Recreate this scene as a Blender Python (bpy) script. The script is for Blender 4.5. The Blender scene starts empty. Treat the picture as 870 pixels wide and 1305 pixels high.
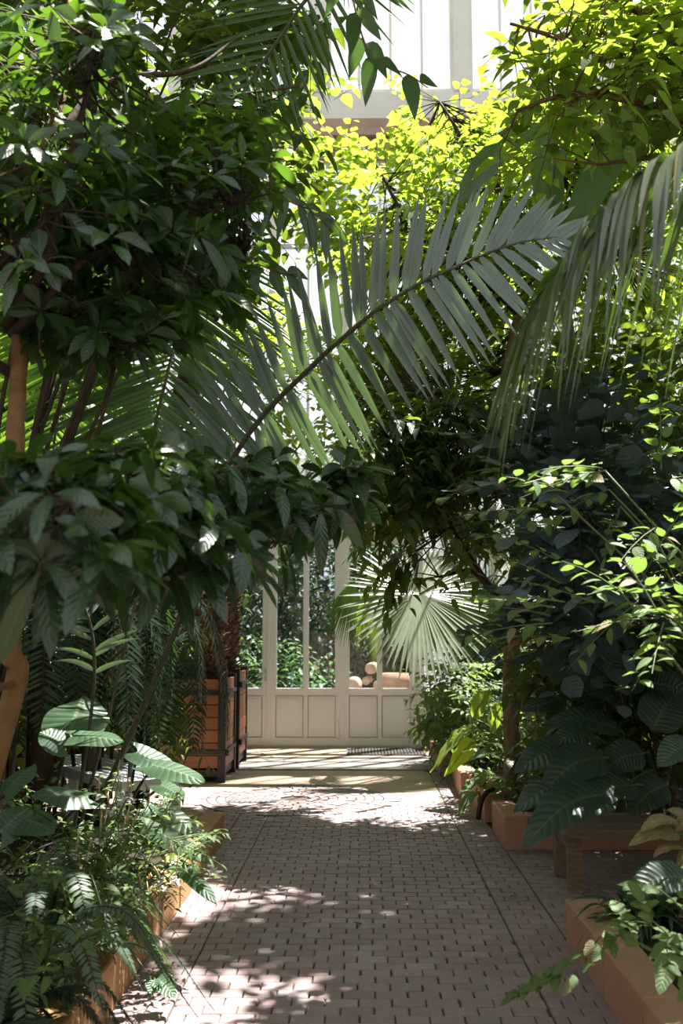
import bpy, math, random
import numpy as np
C = bpy.context.scene.collection
PI = math.pi
F0 = 1300.0
EYE = 1.6
TH = math.atan(154.5/F0)
PS = math.atan(23/F0*math.cos(TH))
FW = np.array([-math.sin(PS)*math.cos(TH), math.cos(PS)*math.cos(TH), math.sin(TH)])
RT = np.array([math.cos(PS), math.sin(PS), 0.0])
UP = np.cross(RT, FW)
CAM = np.array([0.0, 0.0, EYE])
Z3 = np.array([0.0, 0.0, 1.0])

def P(px, py, Y):
    """world point seen at pixel (px, py) on the plane y = Y"""
    d = FW*F0 + RT*(px-435.0) + UP*(652.5-py)
    return CAM + d*(Y/d[1])
def PA(px, py, Y):
    px = np.asarray(px, float); py = np.asarray(py, float); Y = np.asarray(Y, float)
    d = FW[None]*F0 + RT[None]*(px-435.0)[:, None] + UP[None]*(652.5-py)[:, None]
    return CAM[None] + d*(Y/d[:, 1])[:, None]
def V(*a): return np.array(a, float)
def nrm(a):
    a = np.asarray(a, float)
    return a/np.maximum(np.linalg.norm(a, axis=-1, keepdims=True), 1e-9)

# ------------------------------------------------------------------ objects
def empty(name, label, cat, loc=(0, 0, 0), group=None):
    o = bpy.data.objects.new(name, None); C.objects.link(o)
    o.location = [float(v) for v in loc]; o['label'] = label; o['category'] = cat
    o.empty_display_size = 0.1
    if group: o['group'] = group
    return o
def tag(o, label, cat, group=None, kind=None):
    o['label'] = label; o['category'] = cat
    if group: o['group'] = group
    if kind: o['kind'] = kind
    return o
def world_loc(p):
    v = np.zeros(3)
    while p is not None:
        v = v+np.array(p.location); p = p.parent
    return v
def link(name, me, mats, parent=None, kind=None):
    o = bpy.data.objects.new(name, me); C.objects.link(o)
    for m in (mats if isinstance(mats, (list, tuple)) else [mats]): me.materials.append(m)
    if parent is not None: o.parent = parent
    if kind: o['kind'] = kind
    return o

class MB:
    """collects verts / faces / leaf attribute / material index in world space, links them as ONE mesh object"""
    def __init__(s): s.v = []; s.f4 = []; s.f3 = []; s.a = []; s.n = 0; s.ng = []
    def add(s, v, quads=None, tris=None, attr=None, mi=0, smooth=True):
        v = np.asarray(v, float).reshape(-1, 3)
        if quads is not None and len(quads): s.f4.append((np.asarray(quads, int)+s.n, mi, smooth))
        if tris is not None and len(tris): s.f3.append((np.asarray(tris, int)+s.n, mi, smooth))
        if attr is None: attr = np.zeros((len(v), 3))
        s.v.append(v); s.a.append(np.asarray(attr, float).reshape(-1, 3)); s.n += len(v)
    def box(s, a, b, mi=0, attr=0.5):
        (x0, y0, z0), (x1, y1, z1) = a, b
        v = [(x0,y0,z0),(x1,y0,z0),(x1,y1,z0),(x0,y1,z0),(x0,y0,z1),(x1,y0,z1),(x1,y1,z1),(x0,y1,z1)]
        q = [(0,3,2,1),(4,5,6,7),(0,1,5,4),(1,2,6,5),(2,3,7,6),(3,0,4,7)]
        s.add(v, q, attr=np.tile([0, 0, attr], (8, 1)), mi=mi, smooth=False)
    def bar(s, a, b, w, h, up=(0, 0, 1), mi=0, attr=0.5):
        """box beam from a to b, w across, h along up"""
        a = np.array(a, float); b = np.array(b, float); t = nrm(b-a)
        side = nrm(np.cross(t, np.array(up, float))); u = np.cross(side, t)
        v = [p+side*sx*w/2+u*sz*h/2 for p in (a, b) for sx, sz in ((-1,-1),(1,-1),(1,1),(-1,1))]
        q = [(0,1,2,3),(7,6,5,4),(0,4,5,1),(1,5,6,2),(2,6,7,3),(3,7,4,0)]
        s.add(v, q, attr=np.tile([0, 0, attr], (8, 1)), mi=mi, smooth=False)
    def chbox(s, a, b, c=0.01, mi=0, attr=0.5):
        """box with chamfered top"""
        (x0, y0, z0), (x1, y1, z1) = a, b
        v = [(x0,y0,z0),(x1,y0,z0),(x1,y1,z0),(x0,y1,z0),(x0,y0,z1-c),(x1,y0,z1-c),(x1,y1,z1-c),(x0,y1,z1-c),
             (x0+c,y0+c,z1),(x1-c,y0+c,z1),(x1-c,y1-c,z1),(x0+c,y1-c,z1)]
        q = [(0,3,2,1),(8,9,10,11)]+[(i,(i+1)%4,4+(i+1)%4,4+i) for i in range(4)]+[(4+i,4+(i+1)%4,8+(i+1)%4,8+i) for i in range(4)]
        s.add(v, q, attr=np.tile([0, 0, attr], (12, 1)), mi=mi, smooth=False)
    def tube(s, pts, r, n=8, mi=0, cap=True, rough=0.0, rng=None):
        pts = np.asarray(pts, float); k = len(pts)
        r = np.broadcast_to(np.asarray(r, float), (k,)) if np.ndim(r) else np.full(k, float(r))
        t = np.gradient(pts, axis=0) if k > 1 else None; t = nrm(t)
        ref = V(0, 0, 1) if abs(t[:, 2]).mean() < 0.8 else V(1, 0, 0)
        a = nrm(np.cross(t, ref)); b = np.cross(t, a)
        an = np.arange(n)*2*PI/n
        rr = r[:, None]*np.ones((1, n))
        if rough and rng is not None: rr = rr*(1+rough*rng.uniform(-1, 1, (k, n)))
        v = pts[:, None]+(a[:, None]*np.cos(an)[None, :, None]+b[:, None]*np.sin(an)[None, :, None])*rr[:, :, None]
        i = np.arange(k-1)[:, None]*n; j = np.arange(n)[None]; j2 = (j+1) % n
        q = np.stack([i+j, i+j2, i+n+j2, i+n+j], -1).reshape(-1, 4)
        at = np.zeros((k, n, 3)); at[:, :, 0] = np.cos(an)[None]; at[:, :, 1] = np.linspace(0, 1, k)[:, None]; at[:, :, 2] = 0.5
        v = v.reshape(-1, 3); at = at.reshape(-1, 3); tr = []
        if cap:
            m = len(v); v = np.vstack([v, pts[0], pts[-1]]); at = np.vstack([at, [[0, 0, .5]], [[0, 1, .5]]])
            for jj in range(n):
                tr.append((m, (jj+1) % n, jj)); tr.append((m+1, (k-1)*n+jj, (k-1)*n+(jj+1) % n))
        s.add(v, q, tr, at, mi)
    def twigs(s, A, B, r0, r1, mi=0):
        """many thin three sided twigs at once"""
        A = np.asarray(A, float).reshape(-1, 3); B = np.asarray(B, float).reshape(-1, 3)
        if not len(A): return
        t = nrm(B-A); ref = np.where(abs(t[:, 2:3]) < 0.9, V(0, 0, 1)[None], V(1, 0, 0)[None])
        a = nrm(np.cross(t, ref)); b = np.cross(t, a); an = np.arange(3)*2*PI/3
        o = a[:, None]*np.cos(an)[None, :, None]+b[:, None]*np.sin(an)[None, :, None]
        v = np.concatenate([A[:, None]+o*r0, B[:, None]+o*r1], 1)
        i = np.arange(len(A))[:, None, None]*6
        q = i+np.array([(0, 1, 4, 3), (1, 2, 5, 4), (2, 0, 3, 5)])[None]
        s.add(v.reshape(-1, 3), q.reshape(-1, 4), attr=np.full((len(A)*6, 3), .5), mi=mi)
    def leaves(s, base, d, nor, L, W, drop=0.2, G=(0, 0, -1), prof='lance', rows=5, cols=2, fold=0.15, lobe=0.0,
               wav=0.0, rnd=None, mi=0, rng=None, tw=0.0):
        """grid leaves: base, direction, blade normal; bends towards G by drop"""
        base = np.atleast_2d(base).astype(float); N = len(base)
        if not N: return
        d = nrm(np.broadcast_to(d, (N, 3))); nor = np.broadcast_to(nor, (N, 3))
        nor = nrm(nor-d*(nor*d).sum(1, keepdims=True)+1e-6); sd = np.cross(d, nor)
        L = np.broadcast_to(L, (N,)); W = np.broadcast_to(W, (N,)); drop = np.broadcast_to(drop, (N,)); G = np.broadcast_to(np.asarray(G, float), (N, 3))
        rng = rng or np.random.default_rng(7)
        if rnd is None: rnd = rng.uniform(0, 1, N)
        v = np.linspace(0, 1, rows+1); u = np.linspace(-1, 1, cols+1)
        w = PROF[prof](v)
        uu, vv = np.meshgrid(u, v); ww = w[:, None]*np.ones_like(uu)
        X = (ww*uu).ravel(); U = uu.ravel(); VV = vv.ravel()
        al = VV-lobe*np.abs(U)**1.6*(1-VV)**2
        ph = rng.uniform(0, 6.28, N)
        nz = fold*np.abs(X)[None]*(W/2)[:, None]
        if wav: nz = nz+wav*(W/2)[:, None]*np.sin(VV[None]*9+ph[:, None]+U[None]*1.3)*np.abs(U)[None]
        co = (base[:, None]+d[:, None]*(al[None]*L[:, None])[..., None]+G[:, None]*(drop[:, None]*L[:, None]*VV[None]**2)[..., None]
              + nor[:, None]*nz[..., None])
        sdv = sd[:, None]*(X[None]*(W/2)[:, None])[..., None]
        if tw:
            ta = (rng.uniform(-tw, tw, N)[:, None]*VV[None])[..., None]
            sdv = sdv*np.cos(ta)+nor[:, None]*np.sin(ta)*(X[None]*(W/2)[:, None])[..., None]
        co = co+sdv
        m = (rows+1)*(cols+1); c1 = cols+1
        r_, c_ = np.meshgrid(np.arange(rows), np.arange(cols), indexing='ij'); b0 = (r_*c1+c_).ravel()
        q = np.stack([b0, b0+1, b0+c1+1, b0+c1], -1)
        Q = (np.arange(N)[:, None, None]*m+q[None]).reshape(-1, 4)
        at = np.zeros((N, m, 3)); at[..., 0] = U[None]; at[..., 1] = VV[None]; at[..., 2] = rnd[:, None]
        s.add(co.reshape(-1, 3), Q, attr=at.reshape(-1, 3), mi=mi)
    def build(s, name, mats, parent=None, kind=None, origin=None):
        v = np.concatenate(s.v); a = np.concatenate(s.a)
        off = world_loc(parent)
        if origin is not None: off = off+np.array(origin, float)
        me = bpy.data.meshes.new(name)
        nq = sum(len(f) for f, _, _ in s.f4); nt = sum(len(f) for f, _, _ in s.f3)
        me.vertices.add(len(v)); me.vertices.foreach_set('co', (v-off).astype(np.float32).ravel())
        li = np.concatenate([f.ravel() for f, _, _ in s.f4]+[f.ravel() for f, _, _ in s.f3])
        me.loops.add(len(li)); me.loops.foreach_set('vertex_index', li.astype(np.int32))
        me.polygons.add(nq+nt)
        st = np.concatenate([np.arange(nq)*4, nq*4+np.arange(nt)*3])
        me.polygons.foreach_set('loop_start', st.astype(np.int32))
        mi = np.concatenate([np.full(len(f), m) for f, m, _ in s.f4+s.f3])
        sm = np.concatenate([np.full(len(f), t) for f, _, t in s.f4+s.f3])
        me.polygons.foreach_set('material_index', mi.astype(np.int32))
        me.polygons.foreach_set('use_smooth', sm.astype(bool))
        at = me.attributes.new('luv', 'FLOAT_VECTOR', 'POINT'); at.data.foreach_set('vector', a.astype(np.float32).ravel())
        me.update(calc_edges=True); me.validate()
        o = link(name, me, mats, parent, kind)
        if origin is not None: o.location = [float(q) for q in origin]
        return o

PROF = {
 'lance': lambda v: np.maximum(np.sin(PI*v**0.85)**0.9, 0.0)+0.02,
 'obov': lambda v: np.clip(np.sin(PI*v**1.35)**0.8, 0, 1)+0.02,
 'ovate': lambda v: np.clip(np.sin(PI*v**0.62)**0.75, 0, 1)+0.02,
 'round': lambda v: np.sqrt(np.clip(1-(2*v-1)**2, 0, 1))*1.0+0.03,
 'heart': lambda v: np.clip(0.62+1.35*v-1.6*v**2-0.37*v**6, 0, 1)*np.where(v > .995, .02, 1),
 'strap': lambda v: np.clip(1-v**3, 0.02, 1)*(0.65+0.35*np.minimum(v*4, 1)),
 'palm': lambda v: np.minimum(0.35+v*5, 1)*np.clip(1-v**2.6, 0.02, 1),
 'seg': lambda v: np.clip(v*1.6, 0.02, 1)*np.clip((1-v)*3.2, 0.03, 1),
 'comb': lambda v: np.clip(np.sin(PI*v**0.7)**0.7, 0, 1)*(0.72+0.28*np.abs(np.sin(v*22)))+0.02,
}

def cat(pts, n=24):
    """smooth curve through points"""
    p = [np.array(q, float) for q in pts]; p = [2*p[0]-p[1]]+p+[2*p[-1]-p[-2]]; out = []
    k = len(p)-3; m = max(2, n//k)
    for i in range(k):
        a, b, c, d = p[i:i+4]
        for j in range(m):
            t = j/m
            out.append(.5*((2*b)+(-a+c)*t+(2*a-5*b+4*c-d)*t*t+(-a+3*b-3*c+d)*t**3))
    out.append(p[-2]); return np.array(out)

# ------------------------------------------------------------------ materials
def mat(name):
    m = bpy.data.materials.new(name); m.use_nodes = True; nt = m.node_tree; nt.nodes.clear()
    out = nt.nodes.new('ShaderNodeOutputMaterial'); return m, nt, out
def N(nt, t, **k):
    n = nt.nodes.new(t)
    for a, b in k.items():
        if a.startswith('i_'): n.inputs[a[2:].replace('_', ' ')].default_value = b
        else: setattr(n, a, b)
    return n
def mixc(nt, fac, a, b, mode='MIX'):
    n = nt.nodes.new('ShaderNodeMix'); n.data_type = 'RGBA'; n.blend_type = mode
    for s, v in ((n.inputs[0], fac), (n.inputs[6], a), (n.inputs[7], b)):
        if hasattr(v, 'is_output'): nt.links.new(v, s)
        elif isinstance(v, (int, float)): s.default_value = v
        else: s.default_value = (*v, 1)
    return n.outputs[2]
def mth(nt, op, a, b=None, c=None, clamp=False):
    n = nt.nodes.new('ShaderNodeMath'); n.operation = op; n.use_clamp = clamp
    for i, v in enumerate((a, b, c)):
        if v is None: continue
        if hasattr(v, 'is_output'): nt.links.new(v, n.inputs[i])
        else: n.inputs[i].default_value = v
    return n.outputs[0]
def noise(nt, scale, detail=3, vec=None, rough=0.55):
    n = N(nt, 'ShaderNodeTexNoise'); n.inputs['Scale'].default_value = scale; n.inputs['Detail'].default_value = detail; n.inputs['Roughness'].default_value = rough
    if vec is not None: nt.links.new(vec, n.inputs['Vector'])
    return n.outputs['Fac']
def ramp(nt, fac, stops):
    n = nt.nodes.new('ShaderNodeValToRGB'); cr = n.color_ramp
    while len(cr.elements) < len(stops): cr.elements.new(0.5)
    for e, (p, c) in zip(cr.elements, stops): e.position = p; e.color = (*c, 1) if not isinstance(c, (int, float)) else (c, c, c, 1)
    nt.links.new(fac, n.inputs[0]); return n.outputs[0]
def bump(nt, h, strength=0.3, dist=0.01):
    n = nt.nodes.new('ShaderNodeBump'); n.inputs['Strength'].default_value = strength; n.inputs['Distance'].default_value = dist
    nt.links.new(h, n.inputs['Height']); return n.outputs[0]
def luv(nt):
    a = N(nt, 'ShaderNodeAttribute'); a.attribute_name = 'luv'
    s = N(nt, 'ShaderNodeSeparateXYZ'); nt.links.new(a.outputs['Vector'], s.inputs[0]); return s.outputs

def leafmat(name, c1, c2, tr=0.35, tc=None, rough=0.4, spec=0.5, veins=0, rib=None, vb=0.4, third=None, spots=None, coat=0.0):
    """leaf shader: two tones leaf by leaf, midrib, vein relief, light passing through the blade"""
    m, nt, out = mat(name); u, v, r = luv(nt)[:3]
    col = mixc(nt, r, c1, c2)
    if third:
        f = ramp(nt, r, [(0.0, 0.0), (third[1], 0.0), (min(third[1]+.02, 1), 1.0)]); col = mixc(nt, f, col, third[0])
    geo = N(nt, 'ShaderNodeNewGeometry'); nz = noise(nt, 9.0, 3, geo.outputs['Position'])
    col = mixc(nt, mth(nt, 'MULTIPLY', nz, 0.5), col, tuple(x*0.55 for x in c1))
    if spots:
        nn = noise(nt, spots[1], 2, geo.outputs['Position']); f = ramp(nt, nn, [(spots[2], 0.0), (spots[2]+.06, 1.0)]); col = mixc(nt, f, col, spots[0])
    au = mth(nt, 'ABSOLUTE', u)
    if rib:
        f = mth(nt, 'LESS_THAN', au, 0.06); col = mixc(nt, mth(nt, 'MULTIPLY', f, 0.7), col, rib)
    b = N(nt, 'ShaderNodeBsdfPrincipled'); b.inputs['Roughness'].default_value = rough
    b.inputs['Specular IOR Level'].default_value = spec
    if coat: b.inputs['Coat Weight'].default_value = coat; b.inputs['Coat Roughness'].default_value = 0.25
    nt.links.new(col, b.inputs['Base Color'])
    if veins:
        ph = mth(nt, 'SUBTRACT', mth(nt, 'MULTIPLY', v, float(veins)), mth(nt, 'MULTIPLY', au, 1.6))
        s = mth(nt, 'ABSOLUTE', mth(nt, 'SINE', mth(nt, 'MULTIPLY', ph, PI)))
        nt.links.new(bump(nt, s, vb, 0.004), b.inputs['Normal'])
        if rib:
            f = mth(nt, 'LESS_THAN', s, 0.12); c2_ = mixc(nt, mth(nt, 'MULTIPLY', f, 0.25), col, rib); nt.links.new(c2_, b.inputs['Base Color'])
    t = N(nt, 'ShaderNodeBsdfTranslucent')
    tcol = mixc(nt, 1.0, col, tc or (1.9, 2.2, 0.7), 'MULTIPLY')
    if tc: tcol = mixc(nt, mth(nt, 'MULTIPLY', r, 0.6), tc, tuple(x*0.55 for x in tc))
    nt.links.new(tcol, t.inputs[0])
    mx = N(nt, 'ShaderNodeMixShader'); mx.inputs[0].default_value = tr
    nt.links.new(b.outputs[0], mx.inputs[1]); nt.links.new(t.outputs[0], mx.inputs[2]); nt.links.new(mx.outputs[0], out.inputs[0])
    return m
def solid(name, c1, c2=None, rough=0.6, ns=8, spec=0.4, bs=0.0, bscale=30, metal=0.0, byattr=0.0, stretch=None):
    m, nt, out = mat(name); b = N(nt, 'ShaderNodeBsdfPrincipled'); b.inputs['Roughness'].default_value = rough
    b.inputs['Specular IOR Level'].default_value = spec; b.inputs['Metallic'].default_value = metal
    geo = N(nt, 'ShaderNodeNewGeometry'); vec = geo.outputs['Position']
    if stretch:
        mp = N(nt, 'ShaderNodeMapping'); mp.inputs['Scale'].default_value = stretch; nt.links.new(vec, mp.inputs[0]); vec = mp.outputs[0]
    f = noise(nt, ns, 4, vec); col = mixc(nt, ramp(nt, f, [(0.3, 0.0), (0.7, 1.0)]), c1, c2 or c1)
    if byattr:
        r = luv(nt)[2]; col = mixc(nt, mth(nt, 'MULTIPLY', r, byattr), col, tuple(x*0.35 for x in c1))
    nt.links.new(col, b.inputs['Base Color'])
    if bs: nt.links.new(bump(nt, noise(nt, bscale, 4, vec), bs, 0.01), b.inputs['Normal'])
    nt.links.new(b.outputs[0], out.inputs[0]); return m

def glassmat(name, frost=0.0, tint=(1, 1, 1), rough=0.02):
    m, nt, out = mat(name)
    tr = N(nt, 'ShaderNodeBsdfTransparent'); tr.inputs[0].default_value = (*tint, 1)
    gl = N(nt, 'ShaderNodeBsdfGlossy'); gl.inputs['Roughness'].default_value = rough; gl.inputs[0].default_value = (.9, .9, .9, 1)
    lw = N(nt, 'ShaderNodeLayerWeight'); fr = mth(nt, 'MULTIPLY_ADD', mth(nt, 'POWER', lw.outputs['Facing'], 5.0), .5, .03)
    mx = N(nt, 'ShaderNodeMixShader'); nt.links.new(fr, mx.inputs[0]); nt.links.new(tr.outputs[0], mx.inputs[1]); nt.links.new(gl.outputs[0], mx.inputs[2])
    last = mx.outputs[0]
    if frost:
        geo = N(nt, 'ShaderNodeNewGeometry'); mp = N(nt, 'ShaderNodeMapping'); mp.inputs['Scale'].default_value = (6, 1, 0.7); nt.links.new(geo.outputs['Position'], mp.inputs[0])
        f = ramp(nt, noise(nt, 1.6, 5, mp.outputs[0]), [(0.3, frost*0.75), (0.7, min(1, frost*1.2))])
        tl = N(nt, 'ShaderNodeBsdfTranslucent'); tl.inputs[0].default_value = (.9, .91, .97, 1)
        df = N(nt, 'ShaderNodeBsdfDiffuse'); df.inputs[0].default_value = (.85, .86, .9, 1)
        m2 = N(nt, 'ShaderNodeMixShader'); m2.inputs[0].default_value = 0.3; nt.links.new(tl.outputs[0], m2.inputs[1]); nt.links.new(df.outputs[0], m2.inputs[2])
        m3 = N(nt, 'ShaderNodeMixShader'); nt.links.new(f, m3.inputs[0]); nt.links.new(last, m3.inputs[1]); nt.links.new(m2.outputs[0], m3.inputs[2]); last = m3.outputs[0]
    nt.links.new(last, out.inputs[0]); return m

M = {}
M['glossy'] = leafmat('glossy_dark_leaf', (.012, .036, .014), (.026, .078, .02), tr=.25, rough=.28, spec=.6, rib=(.10, .17, .06), veins=9, vb=.25, tc=(.20, .40, .03))
M['glossy_lo'] = leafmat('glossy_bough_leaf', (.016, .045, .018), (.03, .085, .025), tr=.2, rough=.25, spec=.65, rib=(.08, .14, .06), veins=9, vb=.25, tc=(.12, .26, .03))
M['bluepalm'] = leafmat('grey_green_palm', (.13, .19, .17), (.18, .25, .22), tr=.18, rough=.38, spec=.6, rib=(.05, .08, .06), tc=(.2, .36, .08))
M['hangpalm'] = leafmat('drooping_palm', (.06, .08, .05), (.10, .12, .085), tr=.25, rough=.3, spec=.9, rib=(.03, .06, .02), third=((.20, .17, .06), .93), tc=(.22, .42, .03))
M['litpalm'] = leafmat('sunlit_palm', (.07, .15, .03), (.12, .22, .05), tr=.5, rough=.4, tc=(.35, .62, .06))  # brighter copy of the palm leaf, sunlight put into its colour
M['dimpalm'] = leafmat('shaded_palm', (.03, .075, .025), (.05, .11, .03), tr=.3, rough=.4, tc=(.2, .4, .05))  # darker copy of the palm leaf, shade put into its colour
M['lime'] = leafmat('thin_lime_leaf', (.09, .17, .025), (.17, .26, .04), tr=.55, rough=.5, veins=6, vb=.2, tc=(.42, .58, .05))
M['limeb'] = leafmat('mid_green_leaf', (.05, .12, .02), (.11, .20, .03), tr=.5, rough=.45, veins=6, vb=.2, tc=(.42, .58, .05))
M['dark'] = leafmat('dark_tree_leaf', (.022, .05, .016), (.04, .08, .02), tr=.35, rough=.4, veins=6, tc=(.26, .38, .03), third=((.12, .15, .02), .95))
M['blue'] = leafmat('blue_green_round_leaf', (.05, .085, .09), (.08, .12, .125), tr=.15, rough=.42, spec=.5, veins=5, rib=(.09, .13, .11), tc=(.12, .22, .06))
M['nettle'] = leafmat('soft_toothed_leaf', (.07, .14, .045), (.13, .22, .07), tr=.35, rough=.6, veins=7, rib=(.2, .28, .12), tc=(.3, .5, .08), third=((.35, .28, .16), .88))
M['ribbed'] = leafmat('ribbed_big_leaf', (.028, .06, .042), (.05, .09, .06), tr=.15, rough=.36, spec=.5, veins=13, vb=.9, rib=(.10, .15, .10), tc=(.1, .22, .05))
M['ear'] = leafmat('elephant_ear_leaf', (.04, .085, .05), (.065, .12, .065), tr=.28, rough=.38, spec=.5, veins=9, vb=.6, rib=(.14, .21, .12), tc=(.14, .40, .06))
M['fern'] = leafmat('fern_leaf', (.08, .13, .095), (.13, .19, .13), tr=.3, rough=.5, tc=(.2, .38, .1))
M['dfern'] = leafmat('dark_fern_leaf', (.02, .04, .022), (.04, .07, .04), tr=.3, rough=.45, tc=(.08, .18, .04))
M['fan'] = leafmat('fan_palm_leaf', (.20, .24, .18), (.27, .31, .24), tr=.2, rough=.28, spec=1.0, tc=(.32, .46, .06))
M['fany'] = leafmat('yellow_green_fan', (.14, .22, .03), (.20, .28, .04), tr=.5, rough=.45, tc=(.5, .75, .05))
M['weed'] = leafmat('weed_leaf', (.06, .12, .04), (.11, .19, .06), tr=.35, rough=.5, veins=6, rib=(.2, .28, .14), tc=(.3, .48, .08))
M['banana'] = leafmat('banana_leaf', (.05, .11, .02), (.07, .14, .03), tr=.5, rough=.4, veins=26, vb=.4, rib=(.16, .26, .06), tc=(.20, .42, .03))
M['strap'] = leafmat('strap_leaf', (.035, .085, .035), (.06, .12, .045), tr=.25, rough=.35, spec=.6, tc=(.15, .32, .05), rib=(.08, .14, .06))
M['variegate'] = leafmat('tan_mottled_leaf', (.26, .19, .11), (.20, .18, .09), tr=.2, rough=.5, veins=8, vb=.6, rib=(.45, .38, .25), tc=(.5, .4, .1))
M['red'] = leafmat('coppery_leaf', (.42, .10, .04), (.50, .22, .06), tr=.4, rough=.5, veins=6, rib=(.6, .35, .2), tc=(.8, .2, .06))
M['outleaf'] = leafmat('outdoor_leaf', (.09, .16, .11), (.16, .26, .14), tr=.3, rough=.5, tc=(.25, .45, .12), third=((.30, .20, .10), .95))
M['outdry'] = leafmat('outdoor_dull_leaf', (.05, .09, .06), (.10, .15, .09), tr=.2, rough=.6, tc=(.16, .26, .1), third=((.25, .14, .07), .9))
M['bark'] = solid('brown_bark', (.10, .055, .025), (.17, .10, .05), rough=.85, ns=14, bs=.7, bscale=40, stretch=(1, 1, .35))
M['orangebark'] = solid('tan_bark', (.17, .095, .04), (.27, .16, .07), rough=.8, ns=18, bs=.5, bscale=60)
M['darkbark'] = solid('dark_bark', (.035, .024, .016), (.07, .045, .03), rough=.9, ns=14, bs=.7, bscale=40, stretch=(1, 1, .35))
M['ridgebark'] = solid('ridged_bark', (.11, .075, .048), (.27, .19, .12), rough=.85, ns=26, bs=1.0, bscale=30, stretch=(1, 1, .3))  # paler brown bark with ridged relief
M['stem'] = solid('green_stem', (.07, .10, .03), (.11, .14, .05), rough=.5, ns=10)
M['dstem'] = solid('dark_stem', (.012, .014, .008), (.03, .03, .016), rough=.5, ns=10)
M['rachis'] = solid('palm_rachis', (.03, .035, .02), (.08, .075, .04), rough=.5, ns=40)
M['tanstem'] = solid('tan_stem', (.35, .24, .14), (.5, .36, .24), rough=.6, ns=30)
M['white'] = solid('white_paint', (.84, .78, .83), (.88, .83, .87), rough=.45, ns=3)
M['cream'] = solid('cream_paint', (.70, .66, .55), (.78, .74, .62), rough=.5, ns=3)
M['frame'] = solid('greyed_frame', (.50, .42, .38), (.62, .55, .52), rough=.6, ns=5)
M['cornice'] = solid('brown_cornice', (.34, .22, .16), (.44, .30, .22), rough=.7, ns=6, bs=.2)
M['plinth'] = solid('pinkish_masonry', (.30, .21, .16), (.40, .29, .23), rough=.9, ns=4, bs=.4, bscale=25)
M['iron'] = solid('black_iron', (.010, .010, .013), (.022, .020, .024), rough=.45, ns=20)
M['board'] = solid('varnished_board', (.20, .075, .035), (.30, .12, .055), rough=.45, ns=7, bs=.15, bscale=30, byattr=.55, stretch=(.5, 1, 9))
M['soil'] = solid('dark_soil', (.014, .010, .007), (.035, .024, .016), rough=1.0, ns=12, bs=1.0, bscale=25)
M['benchwood'] = solid('weathered_wood', (.14, .10, .07), (.26, .19, .13), rough=.8, ns=6, bs=.4, bscale=30, stretch=(2, 12, 12))
M['metal'] = solid('pale_painted_metal', (.42, .47, .52), (.55, .60, .65), rough=.35, ns=4)
M['scale'] = solid('cycad_leaf_base', (.11, .055, .035), (.24, .125, .075), rough=.85, ns=16, byattr=.8)
M['scaletip'] = solid('pale_leaf_base_tip', (.42, .27, .16), (.5, .36, .22), rough=.8)
M['terracotta'] = solid('terracotta', (.28, .15, .10), (.38, .22, .15), rough=.8, ns=10)
M['log'] = solid('cut_log_end', (.34, .22, .16), (.50, .34, .25), rough=.8, ns=10)
M['flower'] = solid('white_petal', (.75, .73, .72), (.85, .8, .85), rough=.6)
M['grate'] = solid('grey_steel', (.12, .11, .12), (.2, .19, .2), rough=.5, metal=.3)
M['clay'] = solid('fallen_brown_leaf', (.16, .06, .025), (.30, .13, .06), rough=.7)
M['door_glass'] = glassmat('clear_door_glass', 0.0, (.86, .9, .9))
M['roof_glass'] = glassmat('whitened_glass', 0.16)
M['lawn'] = solid('grass_ground', (.05, .09, .02), (.10, .16, .04), rough=.9, ns=3, bs=.5, bscale=40)

def curbmat(name, a, b, moss):
    m, nt, out = mat(name); bs = N(nt, 'ShaderNodeBsdfPrincipled'); bs.inputs['Roughness'].default_value = .8; bs.inputs['Specular IOR Level'].default_value = .3
    geo = N(nt, 'ShaderNodeNewGeometry'); p = geo.outputs['Position']
    c = mixc(nt, noise(nt, 3.0, 5, p), a, b)
    sp = N(nt, 'ShaderNodeSeparateXYZ'); nt.links.new(geo.outputs['Normal'], sp.inputs[0])
    c = mixc(nt, mth(nt, 'MULTIPLY', mth(nt, 'MULTIPLY', ramp(nt, noise(nt, 5, 4, p), [(.45, 0.), (.62, 1.)]), mth(nt, 'MAXIMUM', sp.outputs[2], 0.0)), .55), c, moss)
    c = mixc(nt, ramp(nt, noise(nt, 22, 4, p), [(.62, 0.), (.72, .5)]), c, tuple(x*.5 for x in a))
    nt.links.new(c, bs.inputs['Base Color']); nt.links.new(bump(nt, noise(nt, 60, 5, p), .35, .006), bs.inputs['Normal'])
    nt.links.new(bs.outputs[0], out.inputs[0]); return m
M['curbL'] = curbmat('ochre_sandstone', (.42, .24, .10), (.36, .19, .10), (.18, .17, .05))
M['curbR'] = curbmat('pink_sandstone', (.46, .27, .20), (.38, .21, .15), (.26, .24, .08))

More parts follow.
